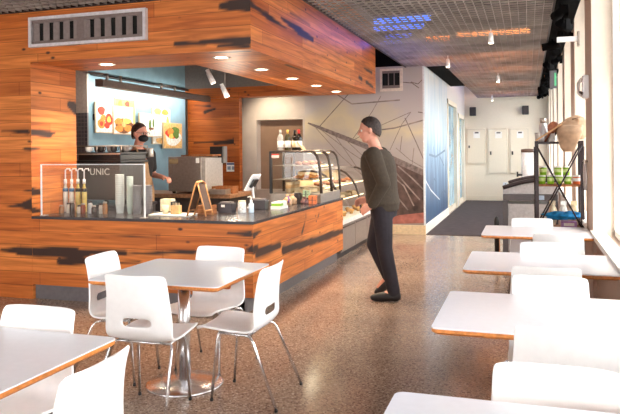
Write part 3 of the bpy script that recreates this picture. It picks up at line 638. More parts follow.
for a in (((12.0, 1.35), (12.9, 1.30), (14.4, 1.42)), ((12.3, 1.1), (12.6, 1.5), (12.8, 1.2)), ((13.2, .9), (13.5, 1.3), (14.2, 1.1)), ((11.9, .5), (12.6, .9), (13.0, .8)), ((13.0, .4), (14.0, .6), (14.6, .5)), ((14.4, 1.5), (14.45, .5))): smooth_strip(mb, a, .02, -1.675, 'x', .0012)
tag(mb.build('water_mural', [BLUM, WHITE, mat('mural slate', (110, 128, 150), .6, noise=.2)]), 'blue and white water mural along the corridor wall', 'mural')
struct(B(-1.69, -1.66, YF - .012, YF + .02, .16, 3.2).build('trim_25', mat('white corner bead', (226, 228, 232), .5)))

# ------------------------------------------------------------------ food pictures on the teal wall
FRW = mat('light wood frame', (206, 180, 146), .5)
def picture(y0, y1, z0, z1, x, label, ground, shapes, so=.0):
    t = thing('food_picture', label, 'picture', (x, y0, z0), 0, 'food pictures on the teal wall'); W_, H_ = y1 - y0, z1 - z0
    B(-.018, 0, 0, W_, 0, H_).build('frame', FRW, t); B(-5.6 - x, -.018, so * (W_ - .03), so * (W_ - .03) + .03, H_ * .4, H_ * .6).build('standoff', DARKM, t)
    mb = MB(); mb.box(0, .002, .012, W_ - .012, .012, H_ - .012); ms = [ground]
    for (cy, cz, ry, rz_, m) in shapes:
        if m not in ms: ms.append(m)
        mb.cur = ms.index(m); k = len(mb.v)
        pts = [(W_ * (cy + ry * math.cos(a) * (1 + .12 * math.sin(3 * a + cy * 40))), H_ * (cz + rz_ * math.sin(a))) for a in [2 * PI * q / 16 for q in range(16)]]
        mb.prism(pts, .002, .0026 + .0003 * len(ms) + .00004 * k / 32, 'x')
    mb.build('print', ms, t)
rd, og, yl, gr, bn, tn, cr_ = [mat(n, c, .6, noise=.15, nscale=25) for n, c in (('print red', (212, 62, 40)), ('print orange', (238, 140, 60)), ('print yellow', (246, 206, 96)), ('print green', (96, 124, 52)), ('print brown', (120, 72, 40)), ('print tan', (224, 178, 112)), ('print cream', (250, 240, 220)))]
picture(7.72, 8.15, 1.715, 2.14, -5.557, 'framed food picture of red and orange toppings, first along the teal wall', cr_, [(.3, .72, .2, .14, rd), (.3, .3, .2, .16, og), (.7, .45, .2, .2, rd), (.7, .45, .1, .1, yl), (.4, .5, .15, .1, og), (.3, .3, .09, .08, rd), (.6, .25, .15, .1, rd)])
picture(8.20, 8.71, 1.71, 2.225, -5.576, 'yellow food picture behind the pastry picture', yl, [(.25, .85, .1, .1, og), (.6, .85, .12, .1, rd), (.8, .6, .12, .1, og), (.85, .25, .1, .12, og)])
picture(8.10, 8.60, 1.705, 2.11, -5.535, 'framed picture of golden pastry squares, in front of the yellow one', cr_, [(.5, .3, .46, .27, bn), (.25, .45, .2, .12, og), (.65, .48, .22, .1, yl), (.28, .2, .2, .12, og), (.72, .22, .2, .12, og), (.5, .35, .12, .1, tn)], .13)
picture(9.19, 9.74, 1.57, 2.14, -5.576, 'yellow and white food picture half hidden behind the sprig picture', cr_, [(.3, .9, .2, .1, yl), (.7, .9, .2, .08, og), (.85, .5, .1, .3, yl), (.5, .1, .35, .08, tn)])
picture(8.77, 9.42, 1.68, 2.04, -5.54, 'framed cream picture of a green sprig above the barista', cr_, [(.45, .5, .05, .25, gr), (.6, .6, .04, .2, gr), (.5, .35, .12, .05, bn)])
picture(9.46, 10.07, 1.50, 1.92, -5.54, 'framed picture of a salad bowl, last along the teal wall', tn, [(.5, .42, .42, .32, cr_), (.45, .58, .34, .2, rd), (.6, .65, .25, .2, gr), (.35, .66, .16, .14, og), (.4, .48, .12, .1, yl), (.68, .5, .12, .12, gr)], .9)

# ------------------------------------------------------------------ coffee end of the counter
zc = .824
t = thing('glass_guard', 'clear glass sneeze guard with white edges on the counter', 'glass guard', (-4.617, 5.515, zc + .001))
W_, H_ = 1.187, .512; EDGE = mat('white glass edge', (235, 236, 238), .3)
B(.006, W_ - .006, -.004, .004, 0, H_ - .006).build('pane', GLASS, t)
mb = MB(); mb.box(0, W_, -.006, .006, H_ - .008, H_); mb.box(0, .012, -.006, .006, 0, H_ - .008); mb.box(W_ - .012, W_, -.006, .006, 0, H_ - .008); mb.build('edge', EDGE, t)
mb = MB(); mb.box(.0, .05, -.02, .05, 0, .006); mb.box(W_ - .05, W_, -.02, .05, 0, .006); mb.build('foot', STEEL, t)
for k in range(4):
    x = -4.665 + .078 * k
    t = thing('syrup_bottle', 'pump bottle with %s behind the glass guard, %s' % (('blue band', 'nearest the wall') if k == 0 else ('blue band', 'second from the wall') if k == 1 else ('black band and yellow syrup', 'third from the wall') if k == 2 else ('black band and yellow syrup', 'fourth from the wall')), 'bottle', (x, 5.95, zc), 0, 'pump bottles behind the glass guard')
    cl = mat('clear syrup bottle', (206, 200, 190), .15) if k < 2 else mat('yellow syrup', (196, 172, 96), .2)
    MB().lathe([(0, 0), (.025, 0), (.027, .01), (.027, .21), (.022, .25), (.013, .275), (.013, .30), (0, .30)], seg=16).build('body', cl, t)
    MB().lathe([(.0285, .215), (.0285, .25), (.028, .25), (.028, .215)][::-1], seg=16).build('label_band', mat('blue band', (60, 106, 150), .5) if k < 2 else BLACK, t)
    pm = MB(); pm.cyl((0, 0, .30), (0, 0, .345), .016); pm.tube([(0, 0, .34), (0, 0, .44), (.02, 0, .455), (.055, 0, .455), (.06, 0, .43)], .007, 8); pm.build('pump', WHITE, t)
jc = [('amber jar', (150, 96, 50)), ('clear jar', (196, 186, 176)), ('dark jar', (62, 48, 42)), ('cream jar', (216, 204, 186)), ('red brown jar', (130, 62, 40)), ('silver shaker', (180, 178, 180)), ('dark jar', (62, 48, 42)), ('clear jar', (196, 186, 176)), ('amber jar', (150, 96, 50))]
for k, (n, c) in enumerate(jc):
    t = thing('spice_jar', 'small %s in the row behind the glass guard, place %s along it' % (n, ('one', 'two', 'three', 'four', 'five', 'six', 'seven', 'eight', 'nine')[k]), 'jar', (-4.60 + k * .066, 5.80 + .03 * (k % 2), zc), 0, 'small jars behind the glass guard')
    h = .07 + .02 * ((k * 7) % 3); MB().lathe([(0, 0), (.024, 0), (.026, .006), (.026, h * .8), (.018, h), (0, h)], seg=14).build('body', mat(n, c, .25), t); MB().cyl((0, 0, h), (0, 0, h + .016), .02, seg=14).build('lid', DARKM if k % 2 else STEEL, t)
# espresso machine, back towards the counter front
t = thing('espresso_machine', 'dark espresso machine with cups on top behind the glass', 'coffee machine', (-4.63, 6.72, .86))
MDK = mat('dark brown machine panel', (74, 66, 62), .35, .2); B(-.26, .30, -.26, .26, .05, .47).build('body', MDK, t, bevel=.015)
mb = MB(); mb.box(-.28, .32, -.28, .28, .47, .50); mb.box(-.28, .32, -.28, .28, .565, .59); mb.box(-.26, .30, -.255, .27, .50, .565); mb.build('top_tray', BLACK, t, bevel=.006)
B(-.27, .31, -.283, -.281, .563, .578).build('trim_strip', STEEL, t)
for sx, sy in ((-.22, -.22), (.26, -.22), (-.22, .22), (.26, .22)): MB().cyl((sx, sy, 0), (sx, sy, .05), .025).build('foot', BLACK, t)
mb = MB()
for a, b in (((-.28, -.27), (-.28, .27)), ((-.28, -.27), (.32, -.27)), ((.32, -.27), (.32, .27))): mb.tube([(a[0], a[1], .66), (b[0], b[1], .66)], .007)
for p in ((-.28, -.27), (0, -.27), (.32, -.27), (.32, .27), (-.28, .27)): mb.tube([(p[0], p[1], .585), (p[0], p[1], .66)], .007)
mb.build('cup_rail', STEEL, t)
cu = bpy.data.curves.new('lettering', 'FONT'); cu.body = 'UNIC'; cu.size = .105; cu.extrude = .002; cu.align_x = 'CENTER'; cu.space_character = 1.05
to = bpy.data.objects.new('tmp', cu); C.objects.link(to); bpy.context.view_layer.update(); me = bpy.data.meshes.new_from_object(to.evaluated_get(bpy.context.evaluated_depsgraph_get())); bpy.data.objects.remove(to)
lo = bpy.data.objects.new('lettering', me); C.objects.link(lo); lo.parent = t; lo.location = (.03, -.264, .335); lo.rotation_euler = (PI / 2, 0, 0); me.materials.clear(); me.materials.append(mat('silver letters', (214, 210, 206), .3, .3))
back_ct = thing('back_counter', 'dark work counter behind the coffee machine inside the kiosk', 'counter', (-4.6, 6.7, 0)); B(-.94, .36, -.34, .34, .0, .83).build('body', mat('dark carcass', (60, 54, 54), .6), back_ct); B(-.95, .38, -.36, .35, .83, .86).build('top', STONE, back_ct)
for k in range(7):
    t = thing('coffee_cup', ['white', 'dark', 'dark', 'grey', 'dark', 'dark', 'grey'][k] + ' cup on the machine top tray, ' + ('first', 'second', 'third', 'fourth', 'fifth', 'sixth', 'seventh')[k] + ' from the tiled side', 'cup', (-4.85 + k * .085, 6.60 + .05 * (k % 2), 1.451), 0, 'cups warming on the espresso machine')
    m = WHITE if k == 0 else mat('smoke grey cup', (120, 114, 112), .3) if k % 3 == 0 else mat('dark cup', (46, 40, 40), .3)
    MB().lathe([(0, 0), (.024, 0), (.034, .02), (.040, .075), (.036, .075), (.03, .02), (0, .012)], seg=16).build('body', m, t)
    MB().tube([(.038, 0, .06), (.062, 0, .055), (.06, 0, .025), (.034, 0, .018)], .005).build('handle', m, t)
# nested cups and lids
def stack(x, y, n, r, h, pitch, m, nm, lab, grp, upside=False):
    first = None
    for k in range(n):
        if first is None:
            first = MB().lathe([(0, 0), (r * .74, 0), (r * .97, h * .95), (r * 1.04, h * .96), (r * 1.04, h), (r * .93, h), (r * .70, .004), (0, .004)], seg=18).build(nm, m); tag(first, lab, 'cup' if 'cup' in nm else 'lid', grp); first.location = (x, y, zc)
        else:
            c = first.copy(); C.objects.link(c); c.location = (x, y, zc + k * pitch)
stack(-3.985, 5.93, 14, .046, .105, .0225, mat('white paper cup', (250, 246, 238), .6), 'paper_cup', 'white paper cup in the tall stack behind the glass guard', 'white paper cups in the tall stack')
stack(-3.865, 5.93, 15, .034, .09, .0205, mat('pale green cup', (226, 232, 222), .5), 'paper_cup', 'pale green paper cup in the slim stack behind the glass guard', 'pale green paper cups in the slim stack')
GL = mat('grey cup', (160, 155, 158), .4)
stack(-3.765, 5.90, 10, .046, .06, .0255, GL, 'paper_cup', 'grey cup in the stack touching the guard edge', 'grey cups stacked at the guard edge')
stack(-3.655, 5.93, 10, .046, .06, .0255, mat('dark grey cup', (150, 145, 148), .4), 'paper_cup', 'dark grey cup in the stack outside the glass guard', 'dark grey cups stacked outside the guard')
# small things along the counter
def simple(name, lab, cat, o, grp=None): return tag(o, lab, cat, grp)
t = thing('serving_tray', 'flat white tray lying behind the folding sign', 'tray', (-3.32, 5.85, zc)); B(-.22, .20, -.10, .12, .0, .006).build('base', PAPER, t); mb = MB(); mb.tube([(-.22, -.10, .008), (.20, -.10, .008), (.20, .12, .008), (-.22, .12, .008)], .006, closed=True); mb.build('rim', PAPER, t)
KRAFT = mat('kraft board', (214, 172, 122), .7, noise=.1); CRM = mat('cream sleeve', (236, 222, 190), .7)
t = thing('cup_sleeves', 'cream cup sleeve stack standing on the white tray', 'sleeves', (-3.43, 5.88, zc + .009)); mb = MB(); [mb.lathe([(.028 - .001 * k, .001 + .012 * k), (.036, .075 + .006 * k), (.033, .075 + .006 * k), (.026 - .001 * k, .001 + .012 * k)], seg=16) for k in range(3)]; mb.build('sleeve', CRM, t)
t = thing('stir_stick_box', 'kraft box of wooden stir sticks on the white tray', 'box', (-3.32, 5.90, zc + .009)); mb = MB(); mb.box(-.045, .045, -.03, .03, 0, .006); mb.box(-.045, .045, -.03, -.026, .006, .085); mb.box(-.045, .045, .026, .03, .006, .085); mb.box(-.045, -.041, -.026, .026, .006, .085); mb.box(.041, .045, -.026, .026, .006, .085); mb.build('body', KRAFT, t)
for k in range(6): MB().box(-.036 + .013 * k, -.030 + .013 * k, -.004 + .004 * (k % 3), .0, .008, .11).build('stir_stick', CRM, t)
t = thing('napkin_holder', 'dark napkin holder with cream napkins above the kraft box', 'napkin holder', (-3.50, 6.05, zc)); mb = MB(); mb.box(-.07, .07, -.05, .05, 0, .02); mb.box(-.07, -.062, -.05, .05, .02, .12); mb.box(.062, .07, -.05, .05, .02, .12); mb.build('body', BLACK, t); B(-.06, .06, -.045, .045, .021, .145).build('napkins', CRM, t)
t = thing('folding_sign', 'small wooden A-frame sign standing on the counter', 'sign', (-3.0, 5.80, zc)); EW = mat('easel wood', (206, 144, 90), .5, noise=.12)
for s_, dx in ((1, .095), (-1, -.105)):
    mb = MB(); 
    for yy in (-.075, .075): mb.tube([(dx, yy, .008), (.0 + s_ * .012, yy, .315)], .009, 6)
    mb.tube([(s_ * .012, -.075, .315), (s_ * .008, -.04, .335), (s_ * .008, .04, .335), (s_ * .012, .075, .315)], .009, 6); mb.tube([(dx * .85, -.075, .06), (dx * .85, .075, .06)], .008, 6); mb.build('frame', EW, t)
    mb = MB(); q = [(dx * .85, -.07, .06), (dx * .85, .07, .06), (s_ * .014, .07, .31), (s_ * .014, -.07, .31)]; mb.add(q + [(p[0] - .006, p[1], p[2]) for p in q], [(0, 1, 2, 3), (7, 6, 5, 4), (0, 4, 5, 1), (1, 5, 6, 2), (2, 6, 7, 3), (3, 7, 4, 0)]); mb.build('board', mat('dark brown board', (84, 58, 44), .5), t)
mb = MB(); mb.tube([(-.08, .076, .12), (.075, .076, .12)], .003, 6); mb.build('chain', STEEL, t)
t = thing('wooden_crate', 'small brown wooden crate beside the folding sign', 'crate', (-3.05, 6.02, zc)); CW = mat('crate wood', (150, 92, 50), .6, noise=.15); mb = MB(); mb.box(-.085, .085, -.06, .06, 0, .008); [mb.box(-.085, .085, s_, s_ + .008, z, z + .036) for s_ in (-.06, .052) for z in (.012, .054)]; [mb.box(s_, s_ + .008, -.052, .052, z, z + .036) for s_ in (-.085, .077) for z in (.012, .054)]; mb.build('body', CW, t); B(-.07, .07, -.045, .045, .009, .075).build('packets', mat('brown packets', (176, 112, 60), .6), t)
DG = mat('charcoal box', (66, 62, 68), .5)
t = thing('card_holder', 'charcoal box holder beside the crate', 'box', (-2.90, 6.20, zc)); mb = MB(); mb.box(-.085, .07, -.05, .05, 0, .10); mb.build('body', DG, t, bevel=.004); B(-.05, -.01, -.052, -.05, .06, .085).build('tag', PAPER, t); B(-.07, .055, -.03, .03, .10, .112).build('cards', mat('grey cards', (120, 112, 112), .6), t)
t = thing('candle_jar', 'white jar with printed wrap near the counter corner', 'jar', (-2.765, 6.25, zc)); MB().lathe([(0, 0), (.040, 0), (.042, .005), (.042, .10), (.036, .108), (0, .108)], seg=20).build('body', mat('printed white jar', (226, 222, 220), .4, noise=.2, nscale=45), t); MB().cyl((0, 0, .108), (0, 0, .122), .037, seg=18).build('lid', mat('pale gold lid', (220, 206, 176), .4), t)
t = thing('sanitizer_bottle', 'clear sanitizer pump bottle beside the white jar', 'bottle', (-2.672, 6.27, zc)); MB().lathe([(0, 0), (.026, 0), (.028, .006), (.028, .085), (.012, .105), (0, .105)], seg=16).build('body', mat('pale blue gel', (190, 208, 226), .15), t); pm = MB(); pm.cyl((0, 0, .105), (0, 0, .125), .013); pm.tube([(0, 0, .12), (0, 0, .155), (-.02, 0, .162), (-.04, 0, .155)], .006); pm.build('pump', WHITE, t)
t = thing('card_holder', 'charcoal box holder under the tablet stand', 'box', (-2.70, 6.62, zc)); B(-.13, .06, -.05, .05, 0, .105).build('body', DG, t, bevel=.004); B(-.11, .04, -.03, .03, .105, .118).build('cards', mat('grey cards', (120, 112, 112), .6), t)
t = thing('packet_box', 'white and green packet box on the counter edge', 'box', (-2.56, 6.78, zc)); B(-.055, .055, -.12, .12, 0, .03).build('base', PAPER, t); B(-.05, .05, -.11, .10, .031, .075).build('packets', PAPER, t); B(-.051, .051, -.111, -.02, .035, .06).build('green_panel', mat('lime green', (150, 200, 50), .5), t)
t = thing('tablet_stand', 'white point of sale tablet tilted on a white stand', 'tablet', (-2.86, 6.78, zc)); MB().lathe([(0, 0), (.07, 0), (.07, .012), (.02, .018), (0, .018)], seg=20).build('base', WHITE, t); MB().tube([(.01, 0, .015), (.0, 0, .12), (-.015, 0, .26)], .014, 10).build('arm', WHITE, t)
Mt = Matrix.Translation((-.01, 0, .28)) @ Matrix.Rotation(R(-60), 4, 'Y') @ Matrix.Rotation(R(90), 4, 'Z'); B(-.12, .12, -.10, .10, -.008, .008, Mt).build('tablet_case', WHITE, t, bevel=.004); B(-.108, .108, -.088, .088, .0085, .0095, Mt).build('screen', mat('dark glass screen', (30, 32, 38), .1), t); B(-.06, .06, -.05, .05, -.03, -.009, Mt).build('back_box', BLACK, t)
t = thing('card_reader', 'small grey card reader beside the tablet base', 'card reader', (-2.66, 6.95, zc)); Mt = Matrix.Rotation(R(-20), 4, 'X'); B(-.05, .05, -.07, .07, .03, .055, Mt).build('body', mat('grey plastic', (110, 104, 110), .4), t, bevel=.005); B(-.04, .04, -.05, .06, 0, .03).build('foot', BLACK, t); B(-.035, .035, -.01, .055, .056, .058, Mt).build('screen', mat('pale screen', (196, 200, 206), .3), t)
PUR = mat('purple ribbon', (120, 70, 160), .5); BAGC = mat('clear snack bag', (196, 160, 126), .35, noise=.25, nscale=40)
def bag(name, lab, loc, w_, d_, h, m, ribbon=None, grp=None):
    t = thing(name, lab, 'bag', loc, 0, grp); MB().lathe([(0, 0), (w_ * .9, .0), (w_, h * .2), (w_ * .95, h * .5), (w_ * .55, h * .72), (w_ * .22, h * .8), (w_ * .5, h), (0, h * .98)], seg=14, M=Matrix.Diagonal((1, d_ / w_, 1, 1))).build('body', m, t)
    if ribbon: MB().lathe([(w_ * .2, h * .77), (w_ * .3, h * .8), (w_ * .2, h * .83)], seg=14, M=Matrix.Diagonal((1, d_ / w_, 1, 1))).tube([(w_ * .25, -.02, h * .8), (w_ * .6, -.04, h * .55), (w_ * .5, -.05, h * .3)], .008).build('ribbon', ribbon, t)
    return t
bag('snack_bag', 'snack bag tied with purple ribbon on the counter', (-2.60, 7.15, zc), .055, .05, .13, BAGC, PUR, 'snack bags')
bag('snack_bag', 'tan snack bag behind the purple ribbon', (-2.62, 7.36, zc), .06, .05, .12, BAGC, mat('tan ribbon', (200, 170, 140), .5), 'snack bags')
bag('snack_bag', 'dark snack bag beside the black tin', (-2.48, 7.40, zc), .05, .05, .085, mat('plum snack bag', (120, 84, 84), .4, noise=.3, nscale=40), mat('plum ribbon', (90, 60, 70), .5), 'snack bags')
def tin(lab, x, y, z, w_, h, m, mb_=None):
    t = thing('gift_tin', lab, 'tin', (x, y, z), R(8), 'gift tins in front of the display case'); B(-w_, w_, -w_, w_, 0, h * .82).build('body', m, t, bevel=.003); B(-w_ - .002, w_ + .002, -w_ - .002, w_ + .002, h * .83, h).build('lid', m, t, bevel=.003)
    mb = MB(); mb.box(-.004, .004, -w_ - .0035, -w_ - .002, .004, h * .98); mb.box(-w_, w_, -w_ - .0035, -w_ - .002, h * .45, h * .5); mb.build('pattern', mb_ or DARKM, t)
tin('black gift tin under the green one', -2.50, 7.40 + .13, zc, .035, .065, BLACK, STEEL)
tin('pale green patterned tin on the black tin', -2.50, 7.40 + .13, zc + .0665, .038, .085, mat('pale green tin', (160, 186, 150), .4, noise=.2, nscale=50))
tin('orange patterned tin at the display case corner', -2.395, 7.45, zc, .045, .095, mat('orange tin', (222, 120, 62), .4, noise=.1, nscale=50))
tin('dark grey tin behind the orange tin', -2.60, 7.50, zc, .035, .12, mat('dark grey tin', (70, 66, 70), .4))

# ------------------------------------------------------------------ display cases and what is in them
FRM = mat('bronze case frame', (70, 58, 52), .35, .5); LED = mat('warm led', (255, 226, 170), .4, emit=3.0, noise=0)
def case_glass(mb, prof, y0, y1):
    vs = [(x, y0, z) for x, z in prof] + [(x, y1, z) for x, z in prof]; n = len(prof); sm = mb.smooth; mb.smooth = True
    mb.add(vs, [(i, i + 1, n + i + 1, n + i) for i in range(n - 1)]); mb.smooth = sm
P1 = [(-2.46, 1.435), (-2.42, 1.42), (-2.385, 1.38), (-2.365, 1.32), (-2.35, 1.22), (-2.34, 1.08), (-2.335, .935)]
t = thing('countertop_display_case', 'glass pastry display case with curved front on the worktop end', 'display case', (0, 0, 0))
y0, y1 = 7.58, 8.44
B(-2.98, -2.34, y0, y1, zc + .001, .93).build('base', STEELD, t)
for y in (y0 + .012, y1 - .012, (y0 + y1) / 2 + .02):
    mb = MB(); mb.tube([(-2.97, y, .93), (-2.97, y, 1.435)] + [(x, y, z) for x, z in P1], .019 if y != y1 - .012 else .015, 6); mb.build('frame_rib', FRM, t)
mb = MB(); mb.box(-2.98, -2.44, y0, y1, 1.425, 1.437); mb.build('top', mat('smoked top glass', (120, 108, 98), .15), t)
mb = MB(); case_glass(mb, P1, y0, y1); mb.build('front_glass', GLASS, t)
mb = MB(); mb.add([(-2.97, y0, .93)] + [(x, y0, z) for x, z in reversed(P1)] + [(-2.97, y0, 1.435)], [list(range(len(P1) + 2))]); mb.build('end_glass', GLASS, t)
B(-2.985, -2.955, y0 - .01, y0 + .02, .93, 1.44).build('post', BLACK, t); B(-2.98, -2.86, y0 - .004, y0, 1.36, 1.41).build('sticker', mat('red white sticker', (226, 190, 186), .5), t); B(-2.98, -2.86, y0 - .0045, y0 - .004, 1.395, 1.41).build('sticker_band', mat('sticker red', (200, 60, 50), .5), t)
for z in (1.09, 1.26): B(-2.96, -2.42, y0 + .02, y1 - .02, z, z + .008).build('shelf', mat('case shelf', (150, 130, 104), .3), t); B(-2.44, -2.425, y0 + .02, y1 - .02, z - .012, z).build('led_strip', LED, t)
B(-2.50, -2.47, y0 + .02, y1 - .02, 1.41, 1.422).build('led_strip', LED, t)
def case_light(parent, x, y, z, e, sy):
    ld = bpy.data.lights.new('case_led', 'AREA'); ld.shape = 'RECTANGLE'; ld.size = .05; ld.size_y = sy; ld.energy = e; ld.color = (1, .84, .58)
    l = bpy.data.objects.new('case_glow', ld); C.objects.link(l); l.parent = parent; l.location = (x, y, z)
case_light(t, -2.55, 8.0, 1.40, 2.2, .8)
BUN = mat('golden bun', (196, 122, 52), .6, noise=.2, nscale=40); DKB = mat('brown bun', (140, 80, 38), .6, noise=.2, nscale=40); CRB = mat('pale scone', (206, 158, 96), .7, noise=.15, nscale=40); BXW = mat('white carton', (216, 190, 150), .6)
def croissant():
    mb = MB(); n = 9; pts = []; rr = []
    for i in range(n):
        a = R(-70 + 140 * i / (n - 1)); pts.append((.06 * math.sin(a), .05 * math.cos(a) - .04, .022)); rr.append(.006 + .018 * math.cos(a * 1.15) ** 1.2 * (1 if i % 2 else .88))
    return mb.tube(pts, rr, 10)
def bun(): return MB().lathe([(0, 0), (.036, .002), (.044, .018), (.040, .034), (.024, .046), (0, .05)], seg=14)
def muffin(): return MB().lathe([(0, 0), (.024, 0), (.032, .035), (.042, .042), (.038, .06), (.018, .072), (0, .074)], seg=14)
def slab(): return MB().prism([(-.05, -.04), (.05, -.04), (.05, .05), (-.03, .06)], 0, .045)
FOOD = {'croissant': (croissant, BUN), 'bun': (bun, DKB), 'muffin': (muffin, CRB), 'sandwich': (slab, BXW)}
proto = {}
def food(kind, loc, rz, lab, grp):
    if kind not in proto:
        o = FOOD[kind][0]().build(kind, FOOD[kind][1]); proto[kind] = o
    else:
        o = proto[kind].copy(); C.objects.link(o)
    o.location = loc; o.rotation_euler = (0, 0, rz); tag(o, lab, 'pastry' if kind != 'sandwich' else 'sandwich', grp)
for z, kd, nm in ((.931, 'sandwich', 'bottom'), (1.098, 'croissant', 'middle'), (1.268, 'bun', 'top')):
    for i in range(6):
        food(kd, (-2.56 - .14 * (i % 2), 7.70 + .125 * i, z), R(20 * i), '%s on the %s level of the countertop display case' % (kd, nm), '%ss on the %s level of the countertop case' % (kd, nm))
for k in range(3):
    t2 = thing('case_cup', 'white cup on the base of the countertop case, %s from its end glass' % ('first', 'second', 'third')[k], 'cup', (-2.76, 7.66 + .13 * k, .931), 0, 'white cups inside the countertop case')
    MB().lathe([(0, 0), (.034, 0), (.046, .13), (.043, .13), (.03, .006), (0, .006)], seg=16).build('body', BXW, t2); MB().lathe([(.0475, .06), (.0475, .10), (.044, .10)], seg=16).build('sleeve', KRAFT, t2)
# wine and bread on top
def wine(x, y, body, cap, lab, lbl):
    t = thing('wine_bottle', lab, 'bottle', (x, y, 1.437), 0, 'wine bottles on the countertop case')
    MB().lathe([(0, 0), (.036, 0), (.038, .006), (.038, .165), (.030, .195), (.0145, .215), (.0145, .245)], seg=18).build('body', body, t)
    MB().lathe([(.0150, .215), (.0152, .265), (.0, .267)], seg=16).build('capsule', cap, t); MB().lathe([(.0385, .05), (.0385, .13)], seg=18).build('label', lbl, t)
DKG = mat('dark wine glass', (36, 30, 26), .1); LBL = mat('cream wine label', (226, 208, 170), .6)
wine(-2.885, 7.70, mat('silver bottle', (176, 170, 164), .25, .3), mat('silver capsule', (190, 186, 180), .3, .4), 'silver bottle on the display case, nearest the niche', PAPER)
wine(-2.80, 7.72, mat('green wine glass', (60, 54, 30), .12), mat('gold capsule', (206, 166, 80), .3, .4), 'wine bottle with gold cap on the display case', PAPER)
wine(-2.735, 7.80, DKG, BLACK, 'dark wine bottle with black cap and cream label', LBL)
wine(-2.66, 7.74, DKG, mat('red capsule', (196, 40, 34), .3), 'dark wine bottle with red cap on the display case', PAPER)
wine(-2.72, 7.93, DKG, mat('dark red capsule', (90, 30, 30), .3), 'dark wine bottle standing behind the red capped one', LBL)
t = thing('bread_board', 'pale wooden board leaning beside the wine bottles', 'board', (-2.58, 7.74, 1.438)); Mt = Matrix.Rotation(R(-38), 4, 'Y'); B(-.008, .008, -.05, .05, .0, .15, Mt).build('board', mat('pale wood', (226, 196, 150), .5), t, bevel=.003); B(-.03, .02, -.055, .055, 0, .012).build('foot', mat('pale wood', (226, 196, 150), .5), t)
# floor standing case
t = thing('floor_display_case', 'long floor display case with steel drawer base beyond the wood counter', 'display case', (0, 0, 0)); y0, y1 = 8.52, 10.72
B(-2.98, -2.36, y0, y1, .09, .46).build('base', STEELD, t); B(-2.96, -2.42, y0 + .02, y1 - .02, 0, .09).build('plinth', BLACK, t)
for k in range(3): a = y0 + .01 + k * .733; dr = B(-2.36, -2.345, a, a + .715, .11, .44).build('drawer', STEELD, t, bevel=.003); B(-2.345, -2.335, a + .05, a + .665, .41, .425).build('handle', FRM, dr)
B(-2.98, -2.325, y0, y1, .462, .52).build('ledge', mat('white ledge', (228, 224, 218), .35), t)
P2 = [(-2.74, 1.17), (-2.66, 1.155), (-2.57, 1.11), (-2.49, 1.03), (-2.42, .92), (-2.375, .78), (-2.35, .64), (-2.345, .52)]
for y in (y0 + .012, 9.60, y1 - .012): mb = MB(); mb.tube([(-2.97, y, .52), (-2.97, y, 1.17)] + [(x, y, z) for x, z in P2], .017, 6); mb.build('frame_rib', FRM, t)
mb = MB(); case_glass(mb, P2, y0, y1); mb.build('front_glass', GLASS, t); B(-2.98, -2.72, y0, y1, 1.165, 1.18).build('top', STEELD, t)
B(-2.985, -2.97, y0, y1, .52, 1.165).build('back_panel', mat('warm back panel', (206, 176, 130), .5), t)
for z in (.74, .95): B(-2.96, -2.56, y0 + .03, y1 - .03, z, z + .008).build('shelf', mat('case shelf', (150, 130, 104), .3), t); B(-2.58, -2.565, y0 + .03, y1 - .03, z - .012, z).build('led_strip', LED, t)
case_light(t, -2.80, 9.6, 1.15, 5, 2.0)
k = 0
for z, kd, nm, xx in ((.521, 'muffin', 'bottom', -2.46), (.749, 'sandwich', 'middle', -2.62), (.959, 'bun', 'top', -2.68)):
    for i in range(10):
        food(kd, (xx - .11 * (i % 2), 8.66 + .205 * i, z), R(17 * i), '%s on the %s level of the floor display case' % (kd, nm), '%ss on the %s level of the floor case' % (kd, nm))
# packaged drinks at the far end
for k in range(3):
    t = thing('juice_bottle', ('orange', 'red', 'dark')[k] + ' juice bottle standing at the far end of the floor case', 'bottle', (-2.40, 10.28 + .13 * k, .521), 0, 'juice bottles in the floor case'); MB().lathe([(0, 0), (.034, 0), (.036, .01), (.036, .13), (.018, .165), (.018, .18), (0, .18)], seg=14).build('body', (mat('orange juice', (226, 110, 50), .3), mat('red juice', (190, 50, 44), .3), mat('dark juice', (80, 40, 50), .3))[k], t); MB().cyl((0, 0, .18), (0, 0, .20), .02).build('cap', PAPER, t)

# ------------------------------------------------------------------ back of the kiosk
t = thing('prep_counter', 'dark back prep counter with wooden edge before the wood wall', 'counter', (-4.45, 8.75, 0)); B(-1.1, .55, -.35, .35, 0, .80).build('body', mat('dark carcass', (60, 54, 54), .6), t); B(-1.12, .57, -.38, .37, .80, .855).build('top', mat('prep wood', (150, 112, 84), .5, noise=.15), t)
t = thing('steel_oven', 'stainless steel oven on the back prep counter', 'oven', (-4.58, 8.72, .856)); B(-.28, .24, -.30, .28, .03, .52).build('body', STEEL, t, bevel=.008); B(-.26, -.12, -.302, -.30, .42, .49).build('plate', mat('tan plate', (170, 146, 110), .4), t); B(.16, .21, -.303, -.30, .43, .50).build('sticker', PAPER, t); B(.24, .30, -.29, .27, .03, .50).build('door', mat('pale oven door', (206, 200, 194), .3, .4), t)
for sx, sy in ((-.22, -.24), (.2, -.24), (-.22, .22), (.2, .22)): MB().cyl((sx, sy, 0), (sx, sy, .03), .025).build('foot', BLACK, t)
t = thing('bread_peel', 'wooden board lying on top of the steel oven', 'board', (-4.50, 8.72, 1.377)); B(-.10, .26, -.14, .14, 0, .028).build('board', mat('crate wood', (150, 92, 50), .6, noise=.15), t, bevel=.004); B(-.30, -.10, -.03, .03, .0, .02).build('handle', mat('crate wood', (150, 92, 50), .6), t)
